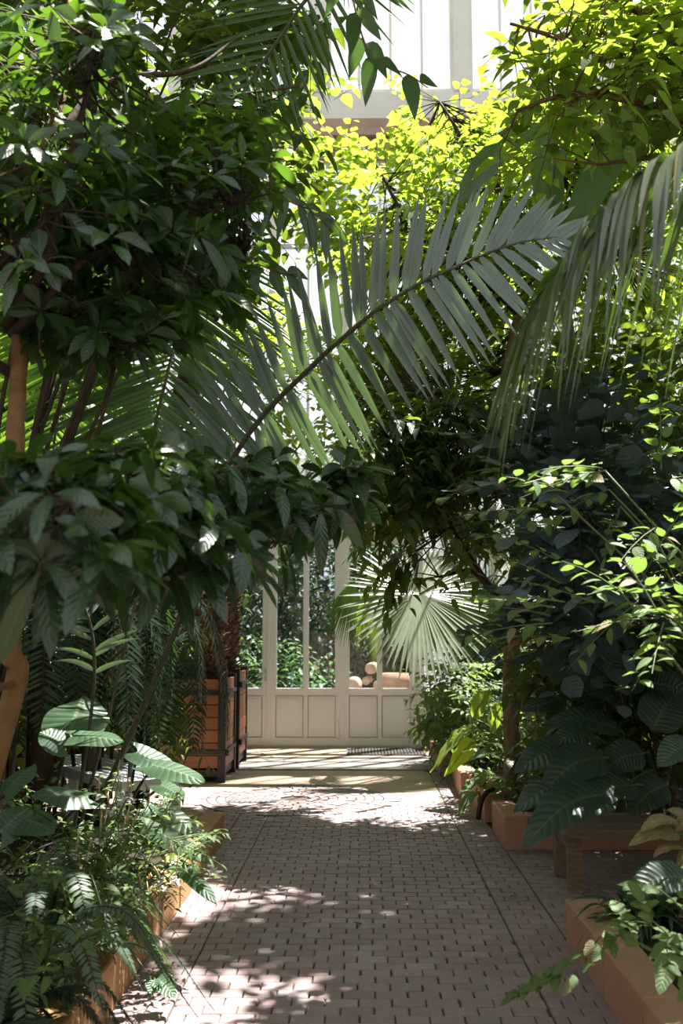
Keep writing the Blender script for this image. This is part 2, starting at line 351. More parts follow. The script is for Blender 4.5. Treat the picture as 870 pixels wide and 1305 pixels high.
def brickmat():
    m, nt, out = mat('clay_paver'); bs = N(nt, 'ShaderNodeBsdfPrincipled'); bs.inputs['Roughness'].default_value = .62; bs.inputs['Specular IOR Level'].default_value = .4
    geo = N(nt, 'ShaderNodeNewGeometry'); p = geo.outputs['Position']; r = luv(nt)[2]
    c = ramp(nt, r, [(0., (.235, .175, .175)), (.35, (.29, .22, .215)), (.6, (.26, .185, .185)), (.85, (.32, .255, .25)), (1., (.22, .175, .185))])
    c = mixc(nt, ramp(nt, noise(nt, 1.1, 4, p), [(.4, 0.), (.7, .5)]), c, (.16, .125, .12))
    c = mixc(nt, ramp(nt, noise(nt, 70, 3, p), [(.55, 0.), (.75, .45)]), c, (.12, .09, .085))
    nt.links.new(c, bs.inputs['Base Color']); nt.links.new(bump(nt, noise(nt, 90, 5, p), .5, .004), bs.inputs['Normal'])
    nt.links.new(ramp(nt, noise(nt, 6, 3, p), [(.3, .5), (.7, .75)]), bs.inputs['Roughness'])
    nt.links.new(bs.outputs[0], out.inputs[0]); return m
M['brick'] = brickmat()
def jointmat():
    m, nt, out = mat('mossy_joint'); bs = N(nt, 'ShaderNodeBsdfPrincipled'); bs.inputs['Roughness'].default_value = 1.; bs.inputs['Specular IOR Level'].default_value = .1
    geo = N(nt, 'ShaderNodeNewGeometry'); p = geo.outputs['Position']
    sp = N(nt, 'ShaderNodeSeparateXYZ'); nt.links.new(p, sp.inputs[0])
    right = ramp(nt, mth(nt, 'MULTIPLY_ADD', sp.outputs[0], .4, .3), [(.45, 0.), (.62, 1.)])
    f = mth(nt, 'MULTIPLY', ramp(nt, noise(nt, 3.5, 4, p), [(.4, 0.), (.6, 1.)]), mth(nt, 'MULTIPLY_ADD', right, .85, .12))
    c = mixc(nt, f, (.085, .066, .064), (.09, .13, .025)); nt.links.new(c, bs.inputs['Base Color'])
    nt.links.new(bump(nt, noise(nt, 80, 4, p), .8, .01), bs.inputs['Normal'])
    nt.links.new(bs.outputs[0], out.inputs[0]); return m
M['joint'] = jointmat()
M['sand'] = solid('washed_pebble_paving', (.44, .34, .25), (.33, .25, .19), rough=.8, ns=2.2, bs=.6, bscale=90)
M['concrete'] = solid('grey_concrete', (.34, .30, .28), (.24, .21, .20), rough=.8, ns=3, bs=.3, bscale=60)
SKYS, SUNE, EXPO = 1.12, 20.0, 0.35
rng = np.random.default_rng(11)
# ================================================================== SETTING
# --- floor: joint bed + individual pavers, pebble apron, threshold strip
def rot2(x, y, a): return x*math.cos(a)-y*math.sin(a), x*math.sin(a)+y*math.cos(a)
RC = P(376, 1016, 10.15); RCX, RCY, RR = RC[0], 10.2, 0.92
def bricks(x0, x1, y0, y1, mb, bl=.147, bw=.098, gap=.006, off0=0.0, skip=None):
    k = 0; y = y0
    while y < y1-0.01:
        x = x0-(bl*.5 if k % 2 else 0)-rng.uniform(0, .02)
        while x < x1:
            a = max(x+gap/2*rng.uniform(.4, 1.5), x0); b = min(x+bl-gap/2*rng.uniform(.4, 1.5), x1)
            if b-a > .02 and not (skip and skip((a+b)/2, y+bw/2)):
                dz = rng.uniform(-.003, .003); jy = rng.uniform(-.002, .002)
                mb.chbox((a, y+gap*.32+jy, -.05), (b, y+bw-gap*.32+jy, dz), c=.005, attr=rng.uniform(0, 1))
            x += bl
        y += bw; k += 1
def in_ring(x, y): return (x-RCX)**2+(y-RCY)**2 < (RR+.03)**2
Y0F, YAP = 1.2, 11.35
mb = MB()
mb.box((-5.2, -5, -.12), (5.2, 14.45, -.012), mi=1)
bricks(-.806, .806, Y0F, YAP, mb, skip=lambda x, y: in_ring(x, y) or (y > 9.9 and abs(x) < 3))
bricks(-1.06, -.813, Y0F, YAP, mb, skip=lambda x, y: in_ring(x, y) or y > 9.9)
bricks(.813, 1.08, Y0F, 12.2, mb, skip=in_ring)
bricks(1.09, 2.9, 5.55, 7.86, mb)
bricks(-3.6, -1.07, 8.18, 9.9, mb, skip=in_ring)
# concentric setts of the round inlay
for i in range(9):
    r0 = .16+i*.088; nb = max(6, int(2*PI*r0/.13))
    for j in range(nb):
        t0 = 2*PI*(j+.06+(i % 2)*.5)/nb; t1 = 2*PI*(j+.94+(i % 2)*.5)/nb; r1 = r0+.078
        z = .001+rng.uniform(-.002, .002)
        q = [(RCX+r*math.cos(t), RCY+r*math.sin(t)) for r, t in ((r0, t0), (r1, t0), (r1, t1), (r0, t1))]
        v = [(x, y, z) for x, y in q]+[(x, y, -.05) for x, y in q]
        mb.add(v, [(0, 1, 2, 3), (0, 4, 5, 1), (1, 5, 6, 2), (2, 6, 7, 3), (3, 7, 4, 0)], attr=np.tile([0, 0, rng.uniform(0, 1)], (8, 1)), smooth=False)
# apron of washed pebbles around the inlay (a sheet with a round hole), out to the threshold
an = np.linspace(0, 2*PI, 97)[:-1]
def rect_ray(t):
    c, s = math.cos(t), math.sin(t); x0, x1, y0, y1 = -3.6-RCX, .80-RCX, 9.9-RCY, 12.25-RCY
    y0 = max(y0, -5)
    k = 1e9
    if c > 1e-6: k = min(k, x1/c)
    if c < -1e-6: k = min(k, x0/c)
    if s > 1e-6: k = min(k, y1/s)
    if s < -1e-6: k = min(k, y0/s)
    return max(k, RR+.02)
inner = [(RCX+(RR+.01)*math.cos(t), RCY+(RR+.01)*math.sin(t), -.001) for t in an]
outer = [(RCX+rect_ray(t)*math.cos(t), RCY+rect_ray(t)*math.sin(t), -.001) for t in an]
n = len(an); mb.add(inner+outer, [(i, (i+1) % n, n+(i+1) % n, n+i) for i in range(n)], mi=2, smooth=False)
mb.box((-3.6, 12.25, -.1), (3.4, 12.36, .012), mi=3)
mb.box((-3.6, 12.37, -.1), (3.4, 13.35, .004), mi=3, attr=.2)
mb.box((-3.6, 13.36, -.1), (3.4, 14.45, .02), mi=2)
mb.box((-3.6, 9.9, -.1), (-3.55, 12.25, -.002), mi=2)
floor = mb.build('floor', [M['brick'], M['joint'], M['sand'], M['concrete']], kind='structure')
floor['label'] = 'brick paved greenhouse path with a round cobbled inlay'
mb = MB(); mb.box((-30, 14.9, -.3), (30, 60, -.06)); g = mb.build('ground', M['lawn'], kind='structure')

# --- end wall of the glasshouse
YW = 14.5
def XW(px, py=860): return P(px, py, YW)[0]
def ZW(py, px=458): return P(px, py, YW)[2]
def frame_rect(mb, x0, x1, z0, z1, w, t, y=YW, mi=0, bw=None):
    bw = bw or w
    mb.box((x0, y, z0), (x0+w, y+t, z1), mi=mi); mb.box((x1-w, y, z0), (x1, y+t, z1), mi=mi)
    mb.box((x0+w, y+.002, z0), (x1-w, y+t-.002, z0+bw), mi=mi); mb.box((x0+w, y+.002, z1-w), (x1-w, y+t-.002, z1), mi=mi)
DT = 2.95
dx = [XW(343)-1.06*k for k in (2, 1)]+[XW(343), XW(436), XW(531)]
lab = ['far left', 'left, with a lever handle', 'middle', 'right']
for i in range(4):
    x0, x1 = dx[i]+.006, dx[i+1]-.006
    mb = MB(); frame_rect(mb, x0, x1, .05, DT, .085, .06, bw=.10)
    zr = ZW(882)
    mb.box((x0+.085, YW+.003, zr-.045), (x1-.085, YW+.057, zr+.045))
    xm = (x0+x1)/2; mb.box((xm-.028, YW+.001, .15), (xm+.028, YW+.06, DT-.085))
    # glazing beads around each light
    for a, b in ((x0+.085, xm-.028), (xm+.028, x1-.085)):
        frame_rect(mb, a, b, zr+.045, DT-.085, .012, .02, y=YW+.012)
    mb.box((x0+.03, YW-.006, .05), (x0+.038, YW, DT)); mb.box((x1-.038, YW-.006, .05), (x1-.03, YW, DT))
    d = mb.build('door_%d' % (i+1), M['white'], kind='structure')
    for a, b in ((x0+.085, xm-.028), (xm+.028, x1-.085)):
        p = MB(); p.box((a, YW+.05, .15), (b, YW+.058, zr-.045)); p.box((a+.014, YW+.02, .164), (b-.014, YW+.05, zr-.059)); p.box((a+.05, YW+.012, .20), (b-.05, YW+.021, zr-.095)); p.build('lower_panel', M['white'], d)
        p = MB(); p.box((a+.01, YW+.026, zr+.055), (b-.01, YW+.032, DT-.095)); p.build('pane', M['door_glass'], d)
    if i == 1:
        p = MB(); hx = x1-.045; hz = ZW(860); p.box((hx-.02, YW-.008, hz-.09), (hx+.02, YW, hz+.09)); p.tube([(hx, YW, hz), (hx, YW-.05, hz), (hx-.12, YW-.055, hz)], .011, 8); p.build('door_handle', M['metal'], d)
    if i == 2:
        p = MB(); hx = x1-.05; p.box((hx-.02, YW-.012, .12), (hx+.02, YW, .42)); p.tube([(hx, YW-.02, .14), (hx, YW-.02, .40)], .009, 6); p.build('door_bolt', M['white'], d)
mb = MB(); mb.box((dx[4]+.0, YW-.01, 0), (dx[4]+.10, YW+.08, DT), mi=1); mb.box((dx[0]-.1, YW-.01, 0), (dx[0], YW+.08, DT), mi=1); mb.box((dx[2]-.03, YW-.012, .05), (dx[2]+.03, YW, DT), mi=1); mb.box((dx[3]-.02, YW-.014, .05), (dx[3]+.02, YW, DT), mi=1); mb.box((dx[1]-.03, YW-.012, .05), (dx[1]+.03, YW, DT), mi=1)
mb.box((dx[0]-.1, YW-.015, DT+.005), (dx[4]+.1, YW+.08, DT+.36)); mb.box((dx[0]-.14, YW-.05, DT+.28), (dx[4]+.14, YW-.015, DT+.36))
mb.box((dx[0]-.1, YW-.03, 0), (dx[4]+.1, YW+.2, .048))
mb.build('trim_1', [M['frame'], M['white']], kind='structure')
# low masonry either side of the doors, with white sills
XL, XR = -6.0, 6.0
mb = MB(); mb.box((XL, YW-.02, 0), (dx[0]-.1, YW+.25, .68)); mb.box((XL, YW-.08, .68), (dx[0]-.1, YW+.28, .75), mi=1)
mb.box((dx[4]+.13, YW-.02, 0), (XR, YW+.25, .72)); mb.box((dx[4]+.13, YW-.12, .72), (XR, YW+.28, .80), mi=1)
zc0, zc1 = ZW(205), ZW(155)
mb.box((XL, YW-.10, zc0), (XR, YW+.25, zc1), mi=2); mb.box((XL, YW-.22, zc0+.30), (XR, YW-.10, zc0+.40), mi=2); mb.box((XL, YW-.16, zc0+.12), (XR, YW-.10, zc0+.2), mi=2)
zb1 = ZW(118); mb.box((XL, YW-.02, zc1), (XR, YW+.2, zb1), mi=3)
ZTOP = 12.6
mb.box((XL, YW, ZTOP), (XR, YW+.2, ZTOP+.3), mi=3)
wb = mb.build('wall_back', [M['plinth'], M['white'], M['cornice'], M['cream']], kind='structure')
# glazing of the end wall: each light strip a window with bars and panes
wn = 0
def window(x0, x1, z0, z1, nb, rails=(), mw=.035, y=YW, axis='x', mats=None, depth=.06):
    """glazed bay; nb lights between the bars"""
    global wn; wn += 1
    f = MB(); g = MB()
    def bx(m, a0, a1, b0, b1, c0, c1, mi=0):
        if axis == 'x': m.box((a0, y+b0, c0), (a1, y+b1, c1), mi=mi)
        else: m.box((y+b0, a0, c0), (y+b1, a1, c1), mi=mi)
    bx(f, x0, x0+.05, 0, depth, z0, z1); bx(f, x1-.05, x1, 0, depth, z0, z1)
    bx(f, x0+.05, x1-.05, .002, depth-.002, z0, z0+.05); bx(f, x0+.05, x1-.05, .002, depth-.002, z1-.05, z1)
    for k in range(1, nb):
        xm = x0+(x1-x0)*k/nb; bx(f, xm-mw/2, xm+mw/2, .004, depth-.006, z0+.05, z1-.05)
    for z in rails: bx(f, x0+.05, x1-.05, -.01, depth-.01, z-.03, z+.03, 1)
    o = f.build('window_%d' % wn, mats or [M['cream'], M['frame']], kind='structure')
    bx(g, x0+.03, x1-.03, .028, .034, z0+.03, z1-.03); g.build('pane', M['roof_glass'], o)
zt = DT+.37
bay = 1.06
edges = [XW(343)+bay*k for k in range(-4, 8)]
edges = [e for e in edges if XL < e < XR]
edges = [XL]+edges+[XR]
for a, b in zip(edges[:-1], edges[1:]):
    n_ = max(1, round((b-a)/.53)); inside = a > dx[0]-.1 and b < dx[4]+.2
    z0 = zt if inside else (.76 if a < 0 else .81)
    window(a, b, z0, zc0, n_, rails=(ZW(313), ZW(313)-1.9))
up = [XL]+[XW(588, 100)+2.13*k for k in range(-3, 3)]+[XR]; up = sorted([u for u in up if XL <= u <= XR])
for a, b in zip(up[:-1], up[1:]):
    if b-a < .2: continue
    window(a+.12, b-.12, zb1, ZTOP, max(1, round((b-a)/.53)), rails=())
mb = MB()
for u in up[1:-1]: mb.box((u-.12, YW-.04, zb1), (u+.12, YW+.15, ZTOP))
mb.build('trim_2', M['cream'], kind='structure')
# side walls: masonry below, whitened glass above; solid wall far behind the camera
for nm, x, s in (('wall_left', XL, -1), ('wall_right', XR, 1)):
    mb = MB(); a, b = sorted((x, x+s*.25)); mb.box((a, -5.8, 0), (b, YW, 1.0)); mb.box((a, -5.8, 6.2), (b, YW, 6.5)); mb.build(nm, M['plinth'], kind='structure')
    for y0 in np.arange(-5.8, YW-1, 2.9): window(y0, y0+2.9, 1.0, 6.2, 4, rails=(3.4,), y=x if s > 0 else x-.06, axis='y')
mb = MB(); mb.box((XL, -6.1, 0), (XR, -5.8, 8.5)); mb.build('wall_front', M['plinth'], kind='structure')

# --- raised bed soil
mb = MB()
def soil(poly, z, mb):
    n = len(poly); v = [(x, y, z) for x, y in poly]+[(x, y, 0) for x, y in poly]
    mb.add(v, [(i, (i+1) % n, n+(i+1) % n, n+i) for i in range(n)], smooth=False)
    mb.add([(x, y, z) for x, y in poly], [(0, 1, 2, 3)], smooth=False)
soil([(-5.9, -1), (-1.2, -1), (-1.2, 8.0), (-5.9, 8.0)], .17, mb)
s1 = mb.build('trim_3', M['soil'], kind='structure')
mb = MB(); soil([(1.2, -1), (5.9, -1), (5.9, 5.45), (1.2, 5.45)], .17, mb)
soil([(1.2, 8.0), (5.9, 8.0), (5.9, 14.3), (1.2, 14.3)], .17, mb); soil([(2.95, 5.45), (5.9, 5.45), (5.9, 8.0), (2.95, 8.0)], .17, mb)
mb.build('trim_4', M['soil'], kind='structure')
mb = MB(); soil([(-5.9, 8.3), (-3.65, 8.3), (-3.65, 14.3), (-5.9, 14.3)], .12, mb); mb.build('trim_5', M['soil'], kind='structure')

# --- kerb blocks
def kerb(name_label, a, b, m, h=.22, group='sandstone kerb blocks of the planting beds'):
    mb = MB(); mb.chbox((a[0], a[1], 0), (b[0], b[1], h), c=.008)
    o = mb.build('kerb_block', m, origin=((a[0]+b[0])/2, (a[1]+b[1])/2, 0)); tag(o, name_label, 'kerb', group); return o
kl = [(1.6, 2.95, 'ochre kerb block at the near left of the path, lowest in the frame'), (2.96, 4.02, 'ochre kerb block at the lower left, hidden under dark ferns'),
      (4.03, 4.86, 'ochre kerb block on the left with bright streaks of sun on its top'),
      (4.87, 6.2, 'ochre kerb block on the left under the white flowers and pale ferns'), (6.21, 8.15, 'ochre kerb block ending the left bed beside the sunlit paving')]
for y0, y1, t in kl: kerb(t, (-1.225, y0), (-1.055 if y0 != 4.87 else -1.06, y1-.004), M['curbL'])
kerb('ochre kerb block closing the far end of the left bed', (-3.4, 7.99), (-1.23, 8.15), M['curbL'])
kr = [(1.4, 2.9, 'pinkish kerb block at the lower right corner of the path'), (2.91, 4.1, 'pinkish kerb block on the right crossed by the trailing nettle shoot'), (4.11, 4.75, 'short pinkish kerb block on the right beside the ribbed grey leaf'),
      (4.76, 5.57, 'pinkish kerb block on the right under the strap leaved plant')]
for y0, y1, t in kr: kerb(t, (1.075, y0), (1.245, y1-.004), M['curbR'])
kerb('pinkish kerb block turning right behind the strap leaved plant', (1.25, 5.40), (2.9, 5.57), M['curbR'])
kerb('pink kerb block whose dark red end faces the niche with the wooden bench', (1.08, 7.86), (1.25, 8.6), M['curbR'], .24)
kerb('dark red kerb block along the back of the niche, behind the wooden bench', (1.255, 7.87), (2.9, 8.04), M['curbR'], .24)
kerb('pink kerb block on the right just beyond the dark bent pipe', (1.06, 8.95), (1.23, 10.2), M['curbR'], .24)
kerb('pink kerb block on the right under the bright yellow-green leaf tips', (.99, 10.25), (1.16, 11.7), M['curbR'], .24)
kerb('farthest pink kerb block on the right, near the wooden post', (.90, 11.75), (1.07, 13.3), M['curbR'], .24)

# bent dark pipe between the kerbs
mb = MB(); mb.tube(cat([P(609, 1044, 8.75), P(611, 1030, 8.78), P(615, 1016, 8.8), P(622, 1008, 8.85), P(630, 1006, 8.9)], 16), .022, 8)
tag(mb.build('drain_pipe', M['iron'], origin=tuple(P(609, 1046, 8.75)*V(1, 1, 0))), 'short bent dark pipe rising between two pink kerb blocks on the right', 'pipe')
# square wooden post at the end of the low wall
mb = MB(); mb.chbox((.945, 14.2, .0), (1.09, 14.36, ZW(886)), c=.006); tag(mb.build('wooden_post', M['benchwood'], origin=(1.02, 14.28, 0)), 'short square weathered post just right of the white doors', 'post')
# steel grating at the door sill
mb = MB(); gx0, gx1, gy0, gy1 = P(442, 957, 13.9)[0], P(541, 957, 13.9)[0], 13.55, 14.3
mb.box((gx0, gy0, .02), (gx0+.02, gy1, .035)); mb.box((gx1-.02, gy0, .02), (gx1, gy1, .035)); mb.box((gx0, gy0, .02), (gx1, gy0+.02, .036)); mb.box((gx0, gy1-.02, .02), (gx1, gy1, .036))
for k in range(1, 24):
    x = gx0+(gx1-gx0)*k/24; mb.box((x-.008, gy0, .021), (x+.008, gy1, .034))
for k in range(1, 8):
    y = gy0+(gy1-gy0)*k/8; mb.box((gx0, y-.01, .022), (gx1, y+.01, .0355))
tag(mb.build('floor_grate', M['grate'], origin=((gx0+gx1)/2, 13.9, .02)), 'steel floor grating in front of the right hand white door', 'grate')
mb = MB(); c = P(322, 1013, 10.1)
for k in range(9): mb.box((c[0]-.22+k*.05, 9.95, .004), (c[0]-.2+k*.05, 10.25, .012))
mb.box((c[0]-.24, 9.93, .002), (c[0]+.24, 10.27, .007))
tag(mb.build('drain_cover', M['grate'], origin=(c[0], 10.1, 0)), 'small dark drain cover at the left of the round cobbled inlay', 'drain')

# --- wooden bench in the niche
bx, by = 1.30, 6.58
bench = empty('wooden_bench', 'low weathered wooden bench in the dark niche under the ribbed leaves', 'bench', (1.9, 6.85, 0))
for i in range(3):
    m_ = MB(); m_.chbox((bx-.03, by-.03+i*.19, .335), (bx+1.35, by+.145+i*.19, .385), c=.006); m_.build('seat_plank', M['benchwood'], bench)
for lx in (bx, bx+1.2):
    for ly in (by, by+.42):
        m_ = MB(); m_.chbox((lx, ly, 0), (lx+.085, ly+.10, .332), c=.004); m_.build('leg', M['benchwood'], bench)
    m_ = MB(); m_.box((lx+.01, by+.101, .25), (lx+.075, by+.419, .33)); m_.build('rail', M['benchwood'], bench)

# --- long white metal bench in the left bed
A, D = V(-2.62, 8.35, 0), V(-1.62, 7.05, 0); t = nrm(D-A); sd = V(-t[1], t[0], 0)*.42
if sd[1] < 0: sd = -sd
tb = empty('metal_bench', 'pale painted metal bench half hidden by elephant ear leaves in the left bed', 'bench', tuple((A+D)/2+V(0, 0, 0)))
H = .60
fr = MB()
for o_ in (V(0, 0, 0), sd): fr.bar(A+o_+Z3*(H-.03), D+o_+Z3*(H-.03), .055, .07)
for q in (A, D, (A+D)/2): fr.bar(q+Z3*(H-.03), q+sd+Z3*(H-.03), .05, .066)
fr.build('seat_frame', M['metal'], tb)
for k in range(5):
    o_ = sd*(k+1)/6; s_ = MB(); s_.bar(A+t*.03+o_+Z3*(H-.005), D-t*.03+o_+Z3*(H-.005), .045, .018); s_.build('slat', M['metal'], tb)
for q in (A, D, (A+D)/2):
    for o_ in (V(0, 0, 0), sd):
        l_ = MB(); c = q+o_; l_.box((c[0]-.03, c[1]-.03, .17), (c[0]+.03, c[1]+.03, H-.062)); l_.build('leg', M['metal'], tb)

# --- planter boxes with cycads
def planter(x0, y0, w, h, label, lab_c, tx, ty, tr, th, sd_):
    r = empty('planter_box', label, 'planter', (x0+w/2, y0+w/2, 0), 'iron bound wooden planter boxes')
    z0, n_ = .12, 7; ph = (h-z0-.05)/n_; rg = np.random.default_rng(sd_)
    for face in ('front', 'back', 'left', 'right'):
        m_ = MB()
        for k in range(n_):
            a, b = z0+.03+k*ph+.004, z0+.03+(k+1)*ph-.004; at = rg.uniform(0, 1); e = rg.uniform(0, .006)
            if face == 'front': m_.chbox((x0+.07, y0+.015-e, a), (x0+w-.07, y0+.05, b), c=.004, attr=at)
            if face == 'back': m_.chbox((x0+.07, y0+w-.05, a), (x0+w-.07, y0+w-.015, b), c=.004, attr=at)
            if face == 'left': m_.chbox((x0+.015, y0+.07, a), (x0+.05, y0+w-.07, b), c=.004, attr=at)
            if face == 'right': m_.chbox((x0+w-.05, y0+.07, a), (x0+w-.015+e, y0+w-.07, b), c=.004, attr=at)
        m_.build('board_panel', M['board'], r)
    for cx in (x0, x0+w-.085):
        for cy in (y0, y0+w-.085):
            m_ = MB(); m_.box((cx, cy, 0), (cx+.085, cy+.085, h+.015)); m_.build('corner_post', M['iron'], r)
    for z in (.30, h-.19):
        m_ = MB()
        m_.box((x0-.005, y0-.008, z), (x0+w+.005, y0+.012, z+.045)); m_.box((x0-.005, y0+w-.012, z), (x0+w+.005, y0+w+.008, z+.045))
        m_.box((x0-.008, y0, z), (x0+.012, y0+w, z+.045)); m_.box((x0+w-.012, y0, z), (x0+w+.008, y0+w, z+.045))
        m_.tube([(x0+w+.02, y0-.02, z-.01), (x0+w+.02, y0-.02, z+.055)], .02, 8)
        m_.build('iron_strap', M['iron'], r)
    m_ = MB()
    m_.box((x0+.03, y0+.03, .06), (x0+w-.03, y0+w-.03, .13)); m_.build('base_frame', M['iron'], r)
    m_ = MB(); m_.box((x0+.05, y0+.05, .15), (x0+w-.05, y0+w-.05, h-.06)); m_.build('soil', M['soil'], r)
    # cycad
    pl = empty('cycad', lab_c, 'cycad', (tx, ty, h-.06), 'old cycads in the planter boxes')
    m_ = MB(); m_.tube([(tx, ty, h-.06), (tx, ty, h+.25), (tx, ty, h+th*.6), (tx, ty, h+th)], [tr*.86, tr*.9, tr*.92, tr*.75], 20, rough=.05, rng=rg)
    nn = 900; k = np.arange(nn); z = h-.04+th*(k/nn)**.95*1.02; a = k*2.39996+rg.normal(0, .12, nn)
    rad = tr*(.86+.05*np.sin(z*9))
    base = np.stack([tx+rad*np.cos(a), ty+rad*np.sin(a), z], -1); o_ = np.stack([np.cos(a), np.sin(a), np.zeros(nn)], -1)
    d = nrm(o_*.75+Z3*rg.uniform(.2, 1.1, (nn, 1))+rg.normal(0, .2, (nn, 3)))
    m_.leaves(base, d, nrm(Z3-d*.5), rg.uniform(.06, .15, nn), rg.uniform(.035, .06, nn), drop=.0, prof='seg', rows=3, fold=.5, rng=rg)
    sel = rg.uniform(0, 1, nn) < .38
    b2 = base[sel]+d[sel]*.09; m_.leaves(b2, d[sel], nrm(Z3-d[sel]*.5), .03, .035, prof='seg', rows=2, mi=1, rng=rg)
    m_.build('trunk', [M['scale'], M['scaletip']], pl)
    return r, pl, (tx, ty, h+th)
PB1 = planter(-2.37, 11.22, .92, 1.12, 'front wooden planter box with black iron posts and straps, nearer the camera', 'stout scaly cycad in the front planter box', -1.86, 11.68, .34, 1.15, 3)
PB2 = planter(-2.33, 12.28, .90, 1.16, 'rear wooden planter box, farther back against the white doors', 'scaly cycad behind, in the rear planter box', -1.80, 12.73, .31, 1.2, 4)
# ================================================================== PLANT TOOLS
def sample_blobs(blobs, n, rg):
    """points in ellipsoid clumps: (px, py, rx, ry, Y0, Y1[, weight]) seen from the path"""
    w = np.array([b[2]*b[3]*(b[6] if len(b) > 6 else 1) for b in blobs], float); w /= w.sum()
    k = rg.choice(len(blobs), n, p=w); b = np.array([b[:6] for b in blobs])[k]
    a = rg.uniform(0, 2*PI, n); r = np.sqrt(rg.uniform(0, 1, n))
    return PA(b[:, 0]+b[:, 2]*r*np.cos(a), b[:, 1]+b[:, 3]*r*np.sin(a), rg.uniform(b[:, 4], b[:, 5]))
def nearest(sk, p, tree_down=True):
    d = ((sk[None]-p[:, None])**2).sum(-1)
    if tree_down: d = d+np.maximum(sk[None, :, 2]-p[:, None, 2]-.05, 0)*.5
    return sk[d.argmin(1)]
def rosettes(lf, tw, p, sk, rg, L=(.11, .16), wr=.36, k=(5, 8), drop=(.15, .5), prof='obov', up=.7, spread=(50, 95), rows=5, r0=.006, fold=.2):
    q = nearest(sk, p); mid = (p+q)/2+rg.normal(0, .04, p.shape)-Z3*.03
    tw.twigs(q, mid, r0, r0*.75); tw.twigs(mid, p, r0*.75, r0*.5)
    ax = nrm(nrm(p-q)*.7+Z3*up+rg.normal(0, .3, p.shape))
    B = []; D = []; NN = []; idx = []
    for i in range(len(p)):
        kk = rg.integers(k[0], k[1]+1); a0 = rg.uniform(0, 6.28); A = ax[i]; e1 = nrm(np.cross(A, V(.3, .5, .2)+rg.normal(0, .1, 3))); e2 = np.cross(A, e1)
        for j in range(kk):
            a = a0+j*2*PI/kk+rg.uniform(-.3, .3); th = math.radians(rg.uniform(*spread))
            o = e1*math.cos(a)+e2*math.sin(a); d = A*math.cos(th)+o*math.sin(th)
            B.append(p[i]-A*rg.uniform(0, .03)+d*.01); D.append(d); NN.append(A*math.sin(th)-o*math.cos(th)+rg.normal(0, .25, 3))
    B = np.array(B); n = len(B); Ls = rg.uniform(*L, n)
    lf.leaves(B, np.array(D), np.array(NN), Ls, Ls*wr*rg.uniform(.85, 1.15, n), drop=rg.uniform(*drop, n), prof=prof, rows=rows, fold=fold, rng=rg, tw=.5)
def sprays(lf, tw, p, d, rg, n=9, Ls=(.08, .12), wr=.6, step=.045, drop=(.1, .45), prof='ovate', rows=4, nup=1.0, ang=(45, 80), r0=.004, fold=.15, sag=.15, wav=0, cols=2):
    """leafy shoots: alternate leaves along a short sagging twig"""
    p = np.atleast_2d(p); m = len(p); d = nrm(np.broadcast_to(d, (m, 3)))
    ln = step*n
    t = (np.arange(n)+.6)/n
    def at(tt): return p[:, None]+d[:, None]*(tt[None, :, None]*ln)-Z3*(sag*ln*tt[None, :, None]**2)
    nodes = at(t); a = p; 
    for f0, f1 in ((0., .34), (.34, .67), (.67, 1.)):
        A_ = at(np.array([f0]))[:, 0]; B_ = at(np.array([f1]))[:, 0]; tw.twigs(A_, B_, r0*(1-f0*.6), r0*(1-f1*.6))
    side = nrm(np.cross(d, Z3)+1e-4)
    roll = rg.uniform(-.6, .6, (m, 1)); upv = np.cross(side, d); side = nrm(side*np.cos(roll)+upv*np.sin(roll))
    sg = np.where(np.arange(n) % 2 == 0, 1., -1.)[None, :, None]
    al = np.radians(rg.uniform(*ang, (m, n, 1)))
    dd = d[:, None]*np.cos(al)+side[:, None]*sg*np.sin(al)+rg.normal(0, .15, (m, n, 3))
    nn = Z3[None, None]*nup+upv[:, None]*.5+rg.normal(0, .35, (m, n, 3))
    L = rg.uniform(*Ls, (m, n)); L = (L*(1-.35*t[None]**2)).ravel()
    lf.leaves(nodes.reshape(-1, 3)+nrm(dd).reshape(-1, 3)*.012, dd.reshape(-1, 3), nn.reshape(-1, 3), L, L*wr, drop=rg.uniform(*drop, m*n), prof=prof, rows=rows, cols=cols, fold=fold, rng=rg, tw=.4, wav=wav)
def shrub(name, label, catg, blobs, cnt, mat_l, mat_t, seed, base=None, group=None, dirz=.2, toward=None, limbs=None, limb_r=.02, **kw):
    """a plant of leafy shoots: thing > foliage, stem"""
    rg = np.random.default_rng(seed); p = sample_blobs(blobs, cnt, rg)
    c = p.mean(0)
    if base is None: base = V(c[0], c[1], .17)
    base = np.array(base, float)
    o = empty(name, label, catg, tuple(base), group)
    lf, tw = MB(), MB(); d = nrm(p-c)*.7+rg.normal(0, .5, p.shape)+Z3*dirz
    if toward is not None: d = d+np.array(toward)
    sprays(lf, tw, p, nrm(d), rg, **kw)
    # stems from the base into the clump
    if limbs is None:
        sel = rg.choice(len(p), min(len(p), max(5, cnt//14)), replace=False)
        limbs = [[base, base*.55+p[i]*.45+Z3*abs(p[i][2]-base[2])*.12+rg.normal(0, .05, 3), p[i]] for i in sel]
    for l in limbs:
        cc = cat(l, 10); tw.tube(cc, np.linspace(limb_r, limb_r*.35, len(cc)), 6)
    lf.build('foliage', mat_l, o); tw.build('stem', mat_t, o)
    return o
